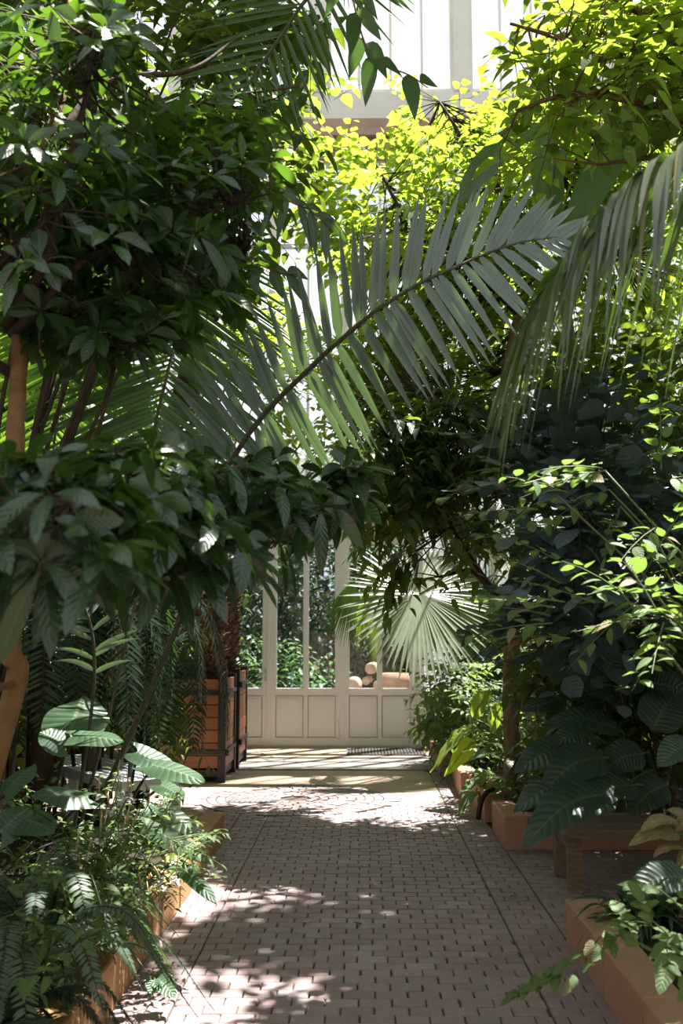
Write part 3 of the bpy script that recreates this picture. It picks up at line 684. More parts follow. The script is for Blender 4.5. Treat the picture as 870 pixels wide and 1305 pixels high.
def frond(mb_r, mb_l, pts, nor, n, L, W, a0=70, a1=35, drop=.2, lift=0.0, G=(0, 0, -1), rr=(.012, .003), t0=.0, rg=None, prof='palm', rows=6, Lp=None, aup=None, adn=None, fold=.35, tw=.3, sides=(1, -1), wob=.04, dropf=None, stag=.5, nfix=None):
    """pinnate frond: rachis along pts, leaflets both sides. returns rachis points"""
    rg = rg or np.random.default_rng(1)
    c = cat(pts, 40); mb_r.tube(c, np.linspace(rr[0], rr[1], len(c)), 6)
    s = np.concatenate([[0], np.cumsum(np.linalg.norm(np.diff(c, axis=0), axis=1))]); s /= s[-1]
    T = nrm(np.gradient(c, axis=0)); nor = np.array(nor, float)
    for sg in sides:
        t = t0+(1-t0)*(np.arange(n)+(.25 if sg > 0 else .25+stag*.5))/n; t = np.clip(t+rg.normal(0, .15/n, n), 0, .999)
        b = np.stack([np.interp(t, s, c[:, i]) for i in range(3)], -1); tt = nrm(np.stack([np.interp(t, s, T[:, i]) for i in range(3)], -1))
        nn = nrm(nor-tt*(tt*nor).sum(1, keepdims=True)); sd = np.cross(tt, nn)*sg
        fn = aup if sg > 0 else adn
        al = np.radians(fn(t) if fn else a0+(a1-a0)*t)+rg.normal(0, wob, n)
        u = (t-t0)/(1-t0)
        ll = L*(Lp(u) if Lp else np.sin(PI*np.clip(u*.86+.12, 0, 1))**.55)*rg.uniform(.93, 1.05, n)
        d = tt*np.cos(al)[:, None]+sd*np.sin(al)[:, None]+nn*lift+rg.normal(0, wob*.7, (n, 3))
        dp = (dropf(u) if dropf else drop)*rg.uniform(.7, 1.3, n)
        ln = nn-sd*.15 if nfix is None else np.broadcast_to(np.array(nfix, float), nn.shape)
        mb_l.leaves(b, d, ln, ll, W*rg.uniform(.85, 1.1, n), drop=dp, G=G, prof=prof, rows=rows, fold=fold, rng=rg, tw=tw)
    return c

# ================================================================== LEFT BROADLEAF TREE
rg = np.random.default_rng(21)
tA = empty('broadleaf_tree', 'glossy dark-leaved tree on the left with tan trunk, its boughs arching over the path', 'tree', (-1.62, 3.75, .17))
tk = MB()
trunk = cat([V(-1.62, 3.75, .1), P(12, 905, 3.7), P(14, 830, 3.65), P(12, 740, 3.6), P(18, 600, 3.6), P(22, 500, 3.65), P(25, 415, 3.7), P(10, 330, 3.8), P(40, 230, 3.9), P(80, 120, 4.0), P(90, 0, 4.1)], 50)
tk.tube(trunk, np.interp(np.linspace(0, 1, len(trunk)), [0, .35, .7, 1], [.042, .034, .028, .012]), 10, rough=.06, rng=rg)
tk.build('trunk', M['orangebark'], tA)
limbsA = [[P(15, 425, 3.7), P(40, 405, 3.6), P(110, 330, 3.6), P(200, 300, 3.7), P(290, 260, 3.8)], [P(5, 420, 3.7), P(60, 330, 3.5), P(80, 240, 3.5), P(110, 120, 3.5), P(120, 40, 3.5)],
          [P(-60, 380, 3.6), P(30, 310, 3.4), P(60, 270, 3.3), P(20, 190, 3.2)], [P(20, 430, 3.7), P(100, 400, 4.0), P(160, 380, 4.1), P(250, 340, 4.2), P(310, 330, 4.3)],
          [P(10, 330, 3.8), P(70, 250, 4.2), P(180, 170, 4.4), P(260, 130, 4.5), P(380, 110, 4.7)], [P(40, 230, 3.9), P(130, 110, 4.2), P(240, 90, 4.3), P(300, 50, 4.5)],
          [P(15, 300, 3.8), P(-60, 200, 3.6), P(-150, 120, 3.5)], [P(20, 480, 3.7), P(-60, 430, 3.5), P(-160, 390, 3.3)], [P(60, 400, 3.8), P(100, 430, 3.8), P(130, 445, 3.85)]]
lb = MB(); sk = [trunk[len(trunk)//2:]]
for l in limbsA:
    c = cat(l, 24); lb.tube(c, np.linspace(.022, .006, len(c)), 7); sk.append(c)
# thin dark hanging twig
c = cat([P(170, 400, 3.8), P(148, 440, 3.8), P(142, 480, 3.75), P(124, 556, 3.7)], 12); lb.tube(c, np.linspace(.012, .008, len(c)), 6)
lb.build('branch', M['darkbark'], tA)
sk = np.concatenate(sk)
blobsA = [(60, 60, 90, 60, 3.2, 4.0, .45), (130, 50, 70, 50, 3.3, 3.8, .4), (60, 230, 110, 110, 3.1, 4.2), (190, 230, 130, 90, 3.4, 4.4), (275, 200, 75, 80, 3.7, 4.6),
          (150, 350, 150, 80, 3.5, 4.4), (110, 425, 70, 45, 3.6, 4.1, .9), (280, 320, 45, 70, 4.0, 4.6), (190, 400, 50, 50, 3.8, 4.3), (310, 130, 60, 50, 4.3, 4.8, .4), (-60, 150, 60, 160, 3.2, 4.0), (-110, 330, 90, 130, 3.2, 4.0, .5)]
lf, tw = MB(), MB(); p = sample_blobs(blobsA, 620, rg); rosettes(lf, tw, p, sk, rg, L=(.09, .145), wr=.38, drop=(.1, .55))
lf.build('foliage', M['glossy'], tA); tw.build('twig', M['darkbark'], tA)
# lower bough
bough = [[P(12, 760, 3.6), P(30, 720, 3.2), P(110, 735, 3.0), P(200, 725, 3.2), P(300, 680, 3.5), P(400, 645, 3.9), P(470, 605, 4.1)], [P(12, 740, 3.6), P(20, 690, 3.0), P(50, 650, 2.6), P(90, 640, 2.3)],
         [P(18, 600, 3.6), P(80, 640, 3.3), P(180, 620, 3.3), P(280, 600, 3.6), P(330, 590, 3.8)], [P(12, 800, 3.65), P(30, 770, 3.5), P(80, 740, 3.3), P(150, 700, 3.1), P(200, 660, 3.0)],
         [P(-20, 700, 3.2), P(-60, 650, 2.8), P(-150, 640, 2.4)], [P(-40, 880, 3.5), P(14, 872, 3.65), P(26, 850, 3.7)], [P(240, 700, 3.3), P(330, 660, 3.7), P(380, 690, 3.9)]]
lb = MB(); sk = []
for l in bough:
    c = cat(l, 26); lb.tube(c, np.linspace(.02, .007, len(c)), 7); sk.append(c)
lb.build('branch', M['bark'], tA); sk = np.concatenate(sk)
blobsB = [(40, 640, 80, 60, 2.2, 2.9), (120, 640, 90, 55, 2.5, 3.2), (70, 710, 80, 35, 2.2, 2.9), (200, 650, 90, 60, 2.9, 3.5), (240, 700, 90, 40, 3.0, 3.6), (310, 620, 80, 45, 3.4, 4.0), (350, 670, 75, 30, 3.5, 4.0),
          (410, 640, 50, 35, 3.8, 4.3), (440, 605, 40, 14, 3.9, 4.3), (170, 590, 120, 25, 2.9, 3.6, .7), (-80, 660, 70, 80, 2.2, 3.0)]
lf, tw = MB(), MB(); p = sample_blobs(blobsB, 290, rg); rosettes(lf, tw, p, sk, rg, L=(.10, .165), wr=.38, k=(5, 8), drop=(.2, .8), up=.7, spread=(50, 105), rows=7, prof='obov')
lf.build('foliage', M['glossy_lo'], tA); tw.build('twig', M['darkbark'], tA)

# ================================================================== GREY-GREEN PALM (main frond over the path)
rg = np.random.default_rng(31)
g0 = V(-1.75, 6.3, .17)
pD = empty('feather_palm', 'palm with one long grey-green comb-like frond arching across the middle of the view', 'palm', tuple(g0))
def fr_part(parent, lab, pts, nor, n, L, W, mat_, **k):
    a, b = MB(), MB(); frond(a, b, pts, nor, n, L, W, **k)
    f = b.build('frond', mat_, parent); a.build('rachis', M['rachis'], f)
    if lab: f['label'] = lab
    return f
ptsD = [g0, P(225, 800, 5.9), P(250, 680, 5.5), P(315, 555, 5.1), P(394, 470, 4.9), P(440, 428, 4.8), P(482, 394, 4.72), P(533, 362, 4.68), P(575, 343, 4.66), P(620, 323, 4.65), P(668, 308, 4.65), P(716, 302, 4.7)]
fr_part(pD, 'long grey-green frond with stiff narrow leaflets', ptsD, (.12, -1, .25), 50, .52, .050, M['bluepalm'], t0=.46, rg=rg,
        adn=lambda t: np.interp(t, [.46, .6, .75, .9, 1], [95, 76, 62, 50, 22]), aup=lambda t: np.interp(t, [.46, .6, .75, .9, 1], [125, 108, 96, 80, 34]),
        Lp=lambda u: np.interp(u, [0, .08, .3, .75, .9, 1], [.62, .85, 1, .98, .75, .42]), drop=.05, rr=(.018, .004), rows=7, fold=.3, wob=.03, tw=.18, sides=(-1, 1))
fr_part(pD, None, [g0, P(120, 830, 6.2), P(60, 700, 6.0), P(-40, 560, 5.6), P(-160, 480, 5.2)], (0, -.5, 1), 30, .5, .034, M['bluepalm'], t0=.35, rg=rg, drop=.3)
fr_part(pD, None, [g0, P(170, 780, 6.6), P(190, 640, 7.0), P(200, 520, 7.5), P(170, 440, 8.0)], (0, -.8, .6), 30, .5, .034, M['bluepalm'], t0=.4, rg=rg, drop=.3)

# ================================================================== HANGING FROND, top right
rg = np.random.default_rng(33)
pE = empty('arching_palm', 'palm whose sunlit frond hangs like a curtain at the upper right edge', 'palm', (2.35, 3.6, .17))
tk = MB(); c = cat([V(2.35, 3.6, .1), V(2.30, 3.55, 1.5), V(2.25, 3.4, 3.0), V(2.2, 3.3, 3.75)], 20); tk.tube(c, .09, 12, rough=.08, rng=rg); tk.build('trunk', M['bark'], pE)
crown = V(2.2, 3.3, 3.75)
ptsE = [crown, V(1.95, 3.15, 4.0), P(1010, 130, 3.0), P(935, 158, 2.95), P(870, 205, 2.9), P(817, 240, 2.87), P(780, 272, 2.85), P(743, 318, 2.84), P(708, 372, 2.84), P(687, 420, 2.84), P(672, 462, 2.85)]
fr_part(pE, 'curtain-like frond, its top edge bleached by sun', ptsE, (-.45, .1, 1), 130, .42, .036, M['hangpalm'], t0=.16, rg=rg, a0=84, a1=60, lift=.6,
        dropf=lambda u: 1.85-.4*u, Lp=lambda u: np.interp(u, [0, .5, .8, 1], [1, 1, .75, .42]), rr=(.013, .005), rows=9, fold=.3, wob=.07, tw=.7)
for pts in ([crown, V(2.5, 2.6, 4.3), V(2.7, 1.8, 4.2), V(2.8, 1.1, 3.7)], [crown, V(2.9, 3.6, 4.4), V(3.5, 3.9, 4.2), V(4.0, 4.2, 3.6)], [crown, V(2.3, 4.1, 4.6), V(2.35, 4.9, 4.7), V(2.4, 5.7, 4.3)]):
    fr_part(pE, None, pts, (0, 0, 1), 40, .5, .032, M['hangpalm'], t0=.15, rg=rg, lift=.3, drop=.6)

# ================================================================== PALM behind the left tree
rg = np.random.default_rng(35)
base = V(-2.6, 7.8, .17)
pB = empty('feather_palm', 'palm behind the left tree with leaning brown trunk and bright combed fronds', 'palm', tuple(base))
tk = MB(); c = cat([base, P(150, 800, 7.8), P(190, 660, 7.8), P(232, 520, 7.7), P(262, 400, 7.6), P(272, 330, 7.6)], 26); tk.tube(c, np.linspace(.12, .09, len(c)), 12, rough=.1, rng=rg); tk.build('trunk', M['bark'], pB)
cr = c[-1]
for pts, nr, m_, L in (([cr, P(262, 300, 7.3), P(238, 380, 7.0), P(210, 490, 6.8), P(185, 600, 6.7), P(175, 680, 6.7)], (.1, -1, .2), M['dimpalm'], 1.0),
                    ([cr, P(225, 270, 7.6), P(130, 330, 7.4), P(90, 440, 7.2), P(70, 560, 7.1), P(60, 660, 7.1)], (0, -1, .4), M['litpalm'], 1.0),
                    ([cr, P(150, 290, 8.2), P(40, 360, 8.3), P(-40, 470, 8.3), P(-80, 600, 8.3)], (0, -1, .5), M['litpalm'], 1.0),
                    ([cr, P(240, 240, 8.0), P(170, 180, 8.4), P(60, 170, 8.6), P(-40, 240, 8.6)], (0, -.6, 1), M['litpalm'], .9),
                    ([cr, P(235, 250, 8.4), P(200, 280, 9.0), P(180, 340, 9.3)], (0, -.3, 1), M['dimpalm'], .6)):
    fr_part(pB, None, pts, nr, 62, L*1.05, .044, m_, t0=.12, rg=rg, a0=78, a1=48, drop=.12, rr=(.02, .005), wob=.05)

# tall palm whose fronds come in from the top
base = V(-3.2, 6.4, .17)
pC = empty('feather_palm', 'tall palm at upper left whose thin leaflets slant down across the bright top glazing', 'palm', tuple(base))
tk = MB(); cr = P(250, -220, 6.2); c = cat([base, V(-3.0, 6.4, 2.5), V(-2.3, 6.3, 4.6), cr], 26); tk.tube(c, np.linspace(.13, .09, len(c)), 12, rough=.1, rng=rg); tk.build('trunk', M['bark'], pC)
for pts, nr in (([cr, P(380, -170, 5.9), P(420, -60, 5.6), P(375, 20, 5.4), P(315, 110, 5.3), P(270, 200, 5.3)], (.1, -1, .1)),
                ([cr, P(330, -150, 6.3), P(400, -120, 6.4), P(460, -60, 6.5), P(480, -10, 6.6)], (.1, -1, .5)),
                ([cr, P(300, -80, 6.6), P(300, 30, 7.0), P(270, 140, 7.2)], (.1, -1, .3)),
                ([cr, P(150, -200, 6.0), P(60, -100, 5.8), P(20, 20, 5.6)], (-.2, -.6, 1))):
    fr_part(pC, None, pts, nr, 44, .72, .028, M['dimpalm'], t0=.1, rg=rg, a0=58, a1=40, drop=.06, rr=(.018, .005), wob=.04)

# ================================================================== CYCAD CROWNS
for (r_, pl, top), sd_ in ((PB1, 5), (PB2, 6)):
    rg = np.random.default_rng(sd_); top = V(*top)
    for k in range(16):
        a = k*2.4+rg.uniform(-.2, .2); e = rg.uniform(.9, 1.6); o_ = V(math.cos(a), math.sin(a), 0)
        pts = [top, top+o_*.35+Z3*.45*e, top+o_*.85+Z3*.55*e, top+o_*1.25+Z3*.2*e]
        fr_part(pl, None, pts, (0, 0, 1), 34, .17, .012, M['dimpalm'], t0=.1, rg=rg, a0=75, a1=45, drop=.05, lift=.2, rows=3, rr=(.009, .003))
# ================================================================== FAN PALM by the door
rg = np.random.default_rng(41)
def fanleaf(parent, hub, axis, nor, R, m_, n=46, spread=335, petiole=None, droop=.18, split=.64, label=None, cone=.0, foldz=.35, dp=None):
    mb = MB(); axis = nrm(axis); nor = nrm(np.array(nor)-axis*np.dot(nor, axis)); sd = np.cross(axis, nor)
    a = np.radians(np.linspace(-spread/2, spread/2, n)); d = axis[None]*np.cos(a)[:, None]+sd[None]*np.sin(a)[:, None]
    ln = R*(1-.25*(abs(a)/a.max())**2)*rg.uniform(.93, 1.04, n); da = abs(a[1]-a[0])
    # united inner blade as folded wedges, free tips beyond
    W = 2*R*split*math.tan(da/2)*1.05
    d = nrm(d+nor[None]*cone)
    mb.leaves(np.repeat(hub[None], n, 0), d, np.repeat(nor[None], n, 0), ln, W, drop=(droop*rg.uniform(.6, 1.6, n)), prof='fanseg', rows=9, fold=foldz, rng=rg, tw=.15)
    f = mb.build('fan_leaf', m_, parent)
    if label: f['label'] = label
    if petiole is not None:
        p = MB(); c = cat(petiole+[hub], 16); p.tube(c, np.linspace(.014, .008, len(c)), 6); p.build('petiole', M['stem'], f)
PROF['fanseg'] = lambda v: np.where(v < .6, v/.6, np.clip((1-v)/.4, 0.02, 1)**.85)
fb = V(1.55, 12.2, .2)
fp = empty('fan_palm', 'fan palm beside the doors with a big sun-bleached round leaf hanging over the white door', 'palm', tuple(fb))
ft = MB(); cr = V(1.6, 12.1, 2.15); ft.tube(cat([fb, V(1.62, 12.2, 1.1), cr], 14), .07, 10, rough=.15, rng=rg); ft.build('trunk', M['bark'], fp)
fanleaf(fp, P(534, 757, 11.3), (.02, -.6, -1), (.2, -.85, .65), 1.0, M['fan'], n=72, petiole=[cr, V(1.35, 11.9, 2.3), P(560, 742, 11.45)], label='round sunlit fan leaf facing the path', droop=.10)
fanleaf(fp, P(474, 716, 11.9), (-.1, -.1, -1), (-.9, -.4, .15), .9, M['fany'], n=26, spread=70, petiole=[cr, V(1.2, 12.2, 2.5), V(.6, 12.1, 2.45)], label='yellow-green fan leaf seen edge on', droop=.25)
fanleaf(fp, P(452, 735, 12.3), (-.25, .0, -1), (-.5, -1, .1), .80, M['dimpalm'], n=24, spread=60, petiole=[cr, V(1.0, 12.4, 2.5)], droop=.1)
fanleaf(fp, P(598, 765, 11.5), (.5, -.1, -.8), (.3, -1, .5), .7, M['dimpalm'], n=40, spread=300, petiole=[cr, V(1.5, 11.7, 2.2)])
fanleaf(fp, V(1.9, 11.7, 2.6), (.6, -.4, .3), (0, -.5, 1), .7, M['fan'], n=40, spread=300, petiole=[cr])
fanleaf(fp, P(478, 745, 12.0), (-.02, .0, -1), (-1, -.15, .05), .95, M['fany'], n=26, spread=70, petiole=[cr, V(1.0, 12.2, 2.6), V(.5, 12.1, 2.5)], droop=.1)

# ================================================================== RIGHT TREE (dark canopy in the middle right)
rg = np.random.default_rng(51)
tb_ = V(P(652, 990, 9.0)[0], 9.0, .17)
tR = empty('broadleaf_tree', 'tree right of the path with ridged sunlit trunk and dense dark drooping leaves', 'tree', tuple(tb_))
tk = MB(); trunk = cat([tb_, P(652, 900, 9), P(652, 820, 9.0), P(653, 765, 9), P(664, 700, 8.9), P(662, 640, 8.8), P(658, 590, 8.8), P(640, 520, 8.8), P(655, 420, 8.8), P(690, 300, 8.8), P(700, 150, 8.9)], 44)
tk.tube(trunk, np.interp(np.linspace(0, 1, len(trunk)), [0, .4, .5, 1], [.075, .068, .055, .02]), 14, rough=.12, rng=rg); tk.build('trunk', M['ridgebark'], tR)
lb = MB(); sk = [trunk[20:]]
for l in ([P(652, 770, 9), P(630, 755, 8.8), P(600, 712, 8.5), P(580, 680, 8.3), P(560, 640, 8.2)], [P(630, 755, 8.8), P(600, 728, 8.8), P(560, 735, 8.6)], [P(655, 625, 8.8), P(620, 622, 8.5), P(585, 622, 8.3), P(540, 600, 8.2)],
          [P(640, 540, 8.8), P(580, 560, 8.5), P(500, 560, 8.2)], [P(645, 560, 8.8), P(560, 500, 8.5), P(480, 520, 8.4)], [P(655, 600, 8.8), P(700, 560, 8.8), P(740, 540, 8.9)],
          [P(660, 400, 8.8), P(590, 330, 8.9), P(520, 280, 9.0), P(480, 210, 9.1)], [P(690, 300, 8.8), P(620, 220, 9.0), P(560, 130, 9.2)], [P(695, 250, 8.8), P(760, 180, 8.8), P(830, 120, 8.8)], [P(660, 420, 8.8), P(720, 360, 8.8), P(790, 330, 8.7)]):
    c = cat(l, 18); lb.tube(c, np.linspace(.035, .012, len(c)), 7); sk.append(c)
lb.build('branch', M['darkbark'], tR); sk = np.concatenate(sk)
def hang(lf, tw, blobs, cnt, rg, sk, **k):
    p = sample_blobs(blobs, cnt, rg); q = nearest(sk, p, False); tw.twigs(q, p, .008, .004)
    d = nrm(p-q)*.6+rg.normal(0, .45, p.shape)-Z3*.15; sprays(lf, tw, p, nrm(d), rg, **k)
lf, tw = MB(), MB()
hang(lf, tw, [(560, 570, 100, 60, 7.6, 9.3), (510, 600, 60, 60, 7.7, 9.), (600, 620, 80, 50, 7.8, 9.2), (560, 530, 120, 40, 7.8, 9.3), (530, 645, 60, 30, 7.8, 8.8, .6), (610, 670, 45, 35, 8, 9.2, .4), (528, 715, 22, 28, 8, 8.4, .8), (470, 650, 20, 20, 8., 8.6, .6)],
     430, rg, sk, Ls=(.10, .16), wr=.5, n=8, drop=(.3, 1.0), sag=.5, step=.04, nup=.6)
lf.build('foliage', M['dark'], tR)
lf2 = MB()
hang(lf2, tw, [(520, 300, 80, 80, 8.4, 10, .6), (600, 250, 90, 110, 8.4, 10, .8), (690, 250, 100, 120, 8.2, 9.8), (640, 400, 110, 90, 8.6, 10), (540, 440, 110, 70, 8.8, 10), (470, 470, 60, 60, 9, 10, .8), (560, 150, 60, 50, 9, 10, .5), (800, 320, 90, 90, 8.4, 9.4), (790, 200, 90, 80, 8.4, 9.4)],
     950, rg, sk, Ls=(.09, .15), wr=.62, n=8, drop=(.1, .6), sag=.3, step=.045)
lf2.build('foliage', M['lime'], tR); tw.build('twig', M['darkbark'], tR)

# ================================================================== upper right near branch
rg = np.random.default_rng(53)
base = V(2.6, 6.2, .17)
tU = empty('broadleaf_tree', 'tree at the upper right with broad light green leaves against the sky glass', 'tree', tuple(base))
tk = MB(); c0 = cat([base, V(2.7, 6.2, 1.8), V(2.75, 6.1, 3.4), P(905, 150, 5.9), P(860, 40, 5.8), P(840, -80, 5.8)], 30); tk.tube(c0, np.linspace(.09, .03, len(c0)), 12, rough=.1, rng=rg); tk.build('trunk', M['bark'], tU)
lb = MB(); sk = [c0[15:]]
for l in ([P(885, 110, 5.9), P(800, 70, 5.6), P(720, 50, 5.4), P(650, 30, 5.3)], [P(870, 60, 5.8), P(790, 0, 5.6), P(700, -30, 5.5)], [P(890, 160, 5.9), P(810, 130, 5.5), P(730, 120, 5.3), P(660, 140, 5.2)], [P(905, 200, 5.9), P(840, 200, 5.7), P(760, 210, 5.6)]):
    c = cat(l, 18); lb.tube(c, np.linspace(.03, .008, len(c)), 7); sk.append(c)
lb.build('branch', M['bark'], tU); sk = np.concatenate(sk)
lf, tw = MB(), MB()
hang(lf, tw, [(790, 30, 110, 50, 5.2, 6.2, 1.), (740, 90, 100, 50, 5., 6., .9), (830, 110, 60, 50, 5.3, 6.2), (680, 50, 45, 45, 5.1, 5.8, .7), (840, 20, 70, 60, 5.4, 6.5), (680, 170, 60, 40, 5.2, 5.8, .5), (800, 190, 70, 40, 5.4, 6, .5), (900, 60, 40, 100, 5.3, 6.3)],
     240, rg, sk, Ls=(.10, .17), wr=.55, n=7, drop=(.1, .5), sag=.25, step=.055)
lf.build('foliage', M['limeb'], tU); tw.build('twig', M['bark'], tU)
# banana leaves
bb = V(1.5, 8.3, .17); ban = empty('banana_plant', 'banana plant with one broad ribbed leaf curving above the grey-green frond', 'banana plant', (2.0, 8.3, .17))
st = MB(); c = cat([V(2.0, 8.3, .1), V(1.95, 8.2, 1.5), V(1.75, 7.8, 2.9), P(712, 330, 7.3)], 20); st.tube(c, np.linspace(.10, .035, len(c)), 12); st.build('stem', M['stem'], ban)
def bigleaf(parent, pts, W, m_, nor, name='leaf', prof='lance', rows=18, wav=.05, fold=.25, label=None, pet=None, seed=0, mid=True):
    """large leaf along a curved midrib"""
    rg_ = np.random.default_rng(seed); c = cat(pts, rows); k = len(c); T = nrm(np.gradient(c, axis=0)); nor = np.array(nor, float)
    nn = nrm(nor-T*(T*nor).sum(1, keepdims=True)); sd = np.cross(T, nn); v = np.linspace(0, 1, k); w = PROF[prof](v)*W/2
    u = np.linspace(-1, 1, 9); X = u[None]*w[:, None]
    co = c[:, None]+sd[:, None]*X[..., None]+nn[:, None]*((fold*np.abs(X))+wav*W*np.sin(v*23+rg_.uniform(0, 6))[:, None]*np.abs(u)[None]**2-.35*W*fold*(u[None]**2)*PROF[prof](v)[:, None])[..., None]
    m = MB(); i, j = np.meshgrid(np.arange(k-1), np.arange(8), indexing='ij'); b0 = (i*9+j).ravel(); at = np.zeros((k, 9, 3)); at[..., 0] = u[None]; at[..., 1] = v[:, None]; at[..., 2] = rg_.uniform(0, 1)
    m.add(co.reshape(-1, 3), np.stack([b0, b0+1, b0+10, b0+9], -1), attr=at.reshape(-1, 3))
    o = m.build(name, m_, parent)
    if label: o['label'] = label
    if mid or pet:
        q = MB()
        if mid: q.tube(c-nn*.004, np.linspace(W*.02+.002, .002, k), 5)
        if pet is not None: cc = cat(pet+[c[0]], 12); q.tube(cc, np.linspace(.014, .008, len(cc)), 6)
        q.build('midrib', M['stem'], o)
    return o
top = P(712, 330, 7.3)
bigleaf(ban, [P(590, 262, 6.9), P(610, 225, 6.95), P(650, 178, 7.0), P(708, 158, 7.1)], .31, M['banana'], (-.75, -.6, -.25), label='broad leaf curving up against the light', rows=20, wav=.01, fold=.15)
bigleaf(ban, [top, P(760, 230, 7.6), P(800, 150, 8.0), P(840, 110, 8.3)], .30, M['banana'], (-.3, -1, .3), rows=20, wav=.02, seed=2)
bigleaf(ban, [top, P(700, 200, 7.5), P(760, 60, 7.8), P(800, 20, 8.0)], .28, M['banana'], (-.3, -1, .3), rows=20, wav=.02, seed=3)
q = MB(); q.tube(cat([top, P(640, 320, 7.1), P(590, 262, 6.9)], 10), .012, 6); q.tube(cat([top, P(705, 240, 7.1), P(708, 158, 7.1)], 10), .012, 6); q.build('petiole', M['stem'], ban)

# compound leaf sprigs at top centre
rg = np.random.default_rng(55)
def pinnate_sprig(label, pts, n, L, W, m_, base, drop=.5, seed=0, nor=(0, -1, .3), a=65, grp=None):
    rg_ = np.random.default_rng(seed); o = empty('vine', label, 'vine', tuple(base), grp); r, l = MB(), MB()
    frond(r, l, pts, nor, n, L, W, a0=a, a1=a*.6, drop=drop, rg=rg_, prof='lance', rows=6, rr=(.006, .003), wob=.2, Lp=lambda u: 1-.2*u, fold=.15, tw=.5)
    l.build('foliage', m_, o); r.build('stem', M['bark'], o)
v1 = [P(440, -80, 5.0), P(452, 10, 5.0), P(470, 66, 5.0), P(492, 84, 5.0), P(522, 96, 5.0), P(545, 112, 5.0)]
pinnate_sprig('vine with pointed leaflets hanging at the top centre against the glass', v1, 6, .16, .095, M['dimpalm'], v1[0], drop=.9, seed=4)
v2 = [P(300, 250, 5.2), P(340, 240, 5.1), P(372, 258, 5.0), P(395, 268, 5.0), P(420, 290, 5.0)]
pinnate_sprig('vine with a tuft of pointed leaves hanging before the white glazing left of the frond', v2, 9, .17, .05, M['glossy'], v2[0], drop=.9, seed=5)
v3 = [P(270, 330, 5.4), P(320, 335, 5.3), P(350, 345, 5.3), P(375, 350, 5.3)]
pinnate_sprig('vine with dark leaves drooping just above the lower left end of the grey frond', v3, 6, .16, .07, M['glossy'], v3[0], drop=.5, seed=6)
v4 = [P(560, -60, 5.5), P(520, 0, 5.4), P(470, 30, 5.3)]
# climber on the glass behind, yellow-green
shrub('climber', 'yellow-green climber lit from behind, below the brown cornice left of the banana leaf', 'climber',
      [(430, 240, 50, 60, 10.2, 11.2), (500, 215, 40, 30, 10.5, 11.5), (400, 160, 50, 40, 9.6, 10.5, .4), (480, 280, 70, 60, 10, 11), (560, 200, 60, 60, 10.4, 11.4)], 230, M['lime'], M['stem'], 57, base=V(-.2, 13.6, .05)*V(1, 1, 0)+V(1.9, 0, .17), Ls=(.12, .20), wr=.72, n=6, step=.07, drop=(.1, .6), limb_r=.015)
shrub('climber', 'pale green small-leaved climber behind the crook of the left tree and the grey frond', 'climber',
      [(350, 460, 50, 70, 8.6, 10), (300, 420, 50, 70, 8.6, 10), (410, 500, 60, 60, 9, 10.5, .7), (440, 560, 50, 40, 9, 10.5, .8), (340, 560, 60, 40, 9, 10.5, .6)], 240, M['limeb'], M['stem'], 58, base=V(-2.3, 9.9, .12), Ls=(.08, .14), wr=.5, n=7, step=.05, limb_r=.015)
shrub('climber', 'dark leafy shoots hanging from the top left behind the glossy tree', 'climber',
      [(260, 40, 90, 60, 5.6, 7), (360, 60, 50, 60, 5.8, 7, .5), (170, 120, 120, 120, 5.5, 7), (340, 180, 50, 50, 5.8, 6.8, .5), (60, 60, 110, 110, 5.5, 7), (330, 240, 30, 50, 6, 7, .6)], 260, M['dark'], M['darkbark'], 59, base=V(-2.6, 6.5, .17), Ls=(.12, .2), wr=.5, n=7, step=.06, limb_r=.02, drop=(.3, .9))

# ================================================================== RIGHT SHRUBS
K = dict(limb_r=.012)
shrub('round_leaved_shrub', 'shrub with round blue-green leaves below the hanging frond on the right', 'shrub',
      [(760, 600, 110, 60, 5.2, 6.2), (800, 690, 90, 70, 5.0, 6.0), (700, 600, 70, 60, 5.6, 6.4, .8), (730, 700, 60, 60, 5.4, 6.2, .8), (690, 640, 30, 60, 6.2, 6.8, .4), (730, 780, 50, 40, 5.6, 6.2, .7)], 190, M['blue'], M['dstem'], 61, base=V(2.0, 5.95, .0)+V(1.0, -.6, .17), Ls=(.12, .17), wr=.95, prof='round', n=5, step=.085, drop=(.05, .35), nup=1.3, **K)
shrub('toothed_leaf_shrub', 'shrub with fresh green toothed leaves arching in above the big ribbed leaves', 'shrub',
      [(770, 760, 80, 28, 3.9, 4.5), (840, 740, 40, 40, 3.8, 4.3), (720, 800, 30, 25, 4.1, 4.5), (840, 800, 40, 20, 3.8, 4.3), (700, 775, 16, 16, 4.3, 4.6)], 24, M['nettle'], M['stem'], 62, base=V(2.3, 4.6, .17), toward=(-1.0, -.1, .1), Ls=(.06, .10), wr=.6, prof='comb', rows=8, n=9, step=.042, drop=(.1, .4), **K)
shrub('toothed_leaf_shrub', 'shrub with browning tipped toothed leaves at the right edge under the hanging frond', 'shrub',
      [(800, 590, 60, 22, 4.1, 4.8), (760, 630, 50, 20, 4.2, 4.8), (850, 640, 40, 40, 4.0, 4.6), (720, 650, 50, 20, 4.5, 5.0)], 15, M['nettle'], M['stem'], 63, base=V(2.6, 4.9, .17), toward=(-1.0, -.1, .1), Ls=(.06, .10), wr=.6, prof='comb', rows=8, n=9, step=.04, drop=(.1, .4), **K)
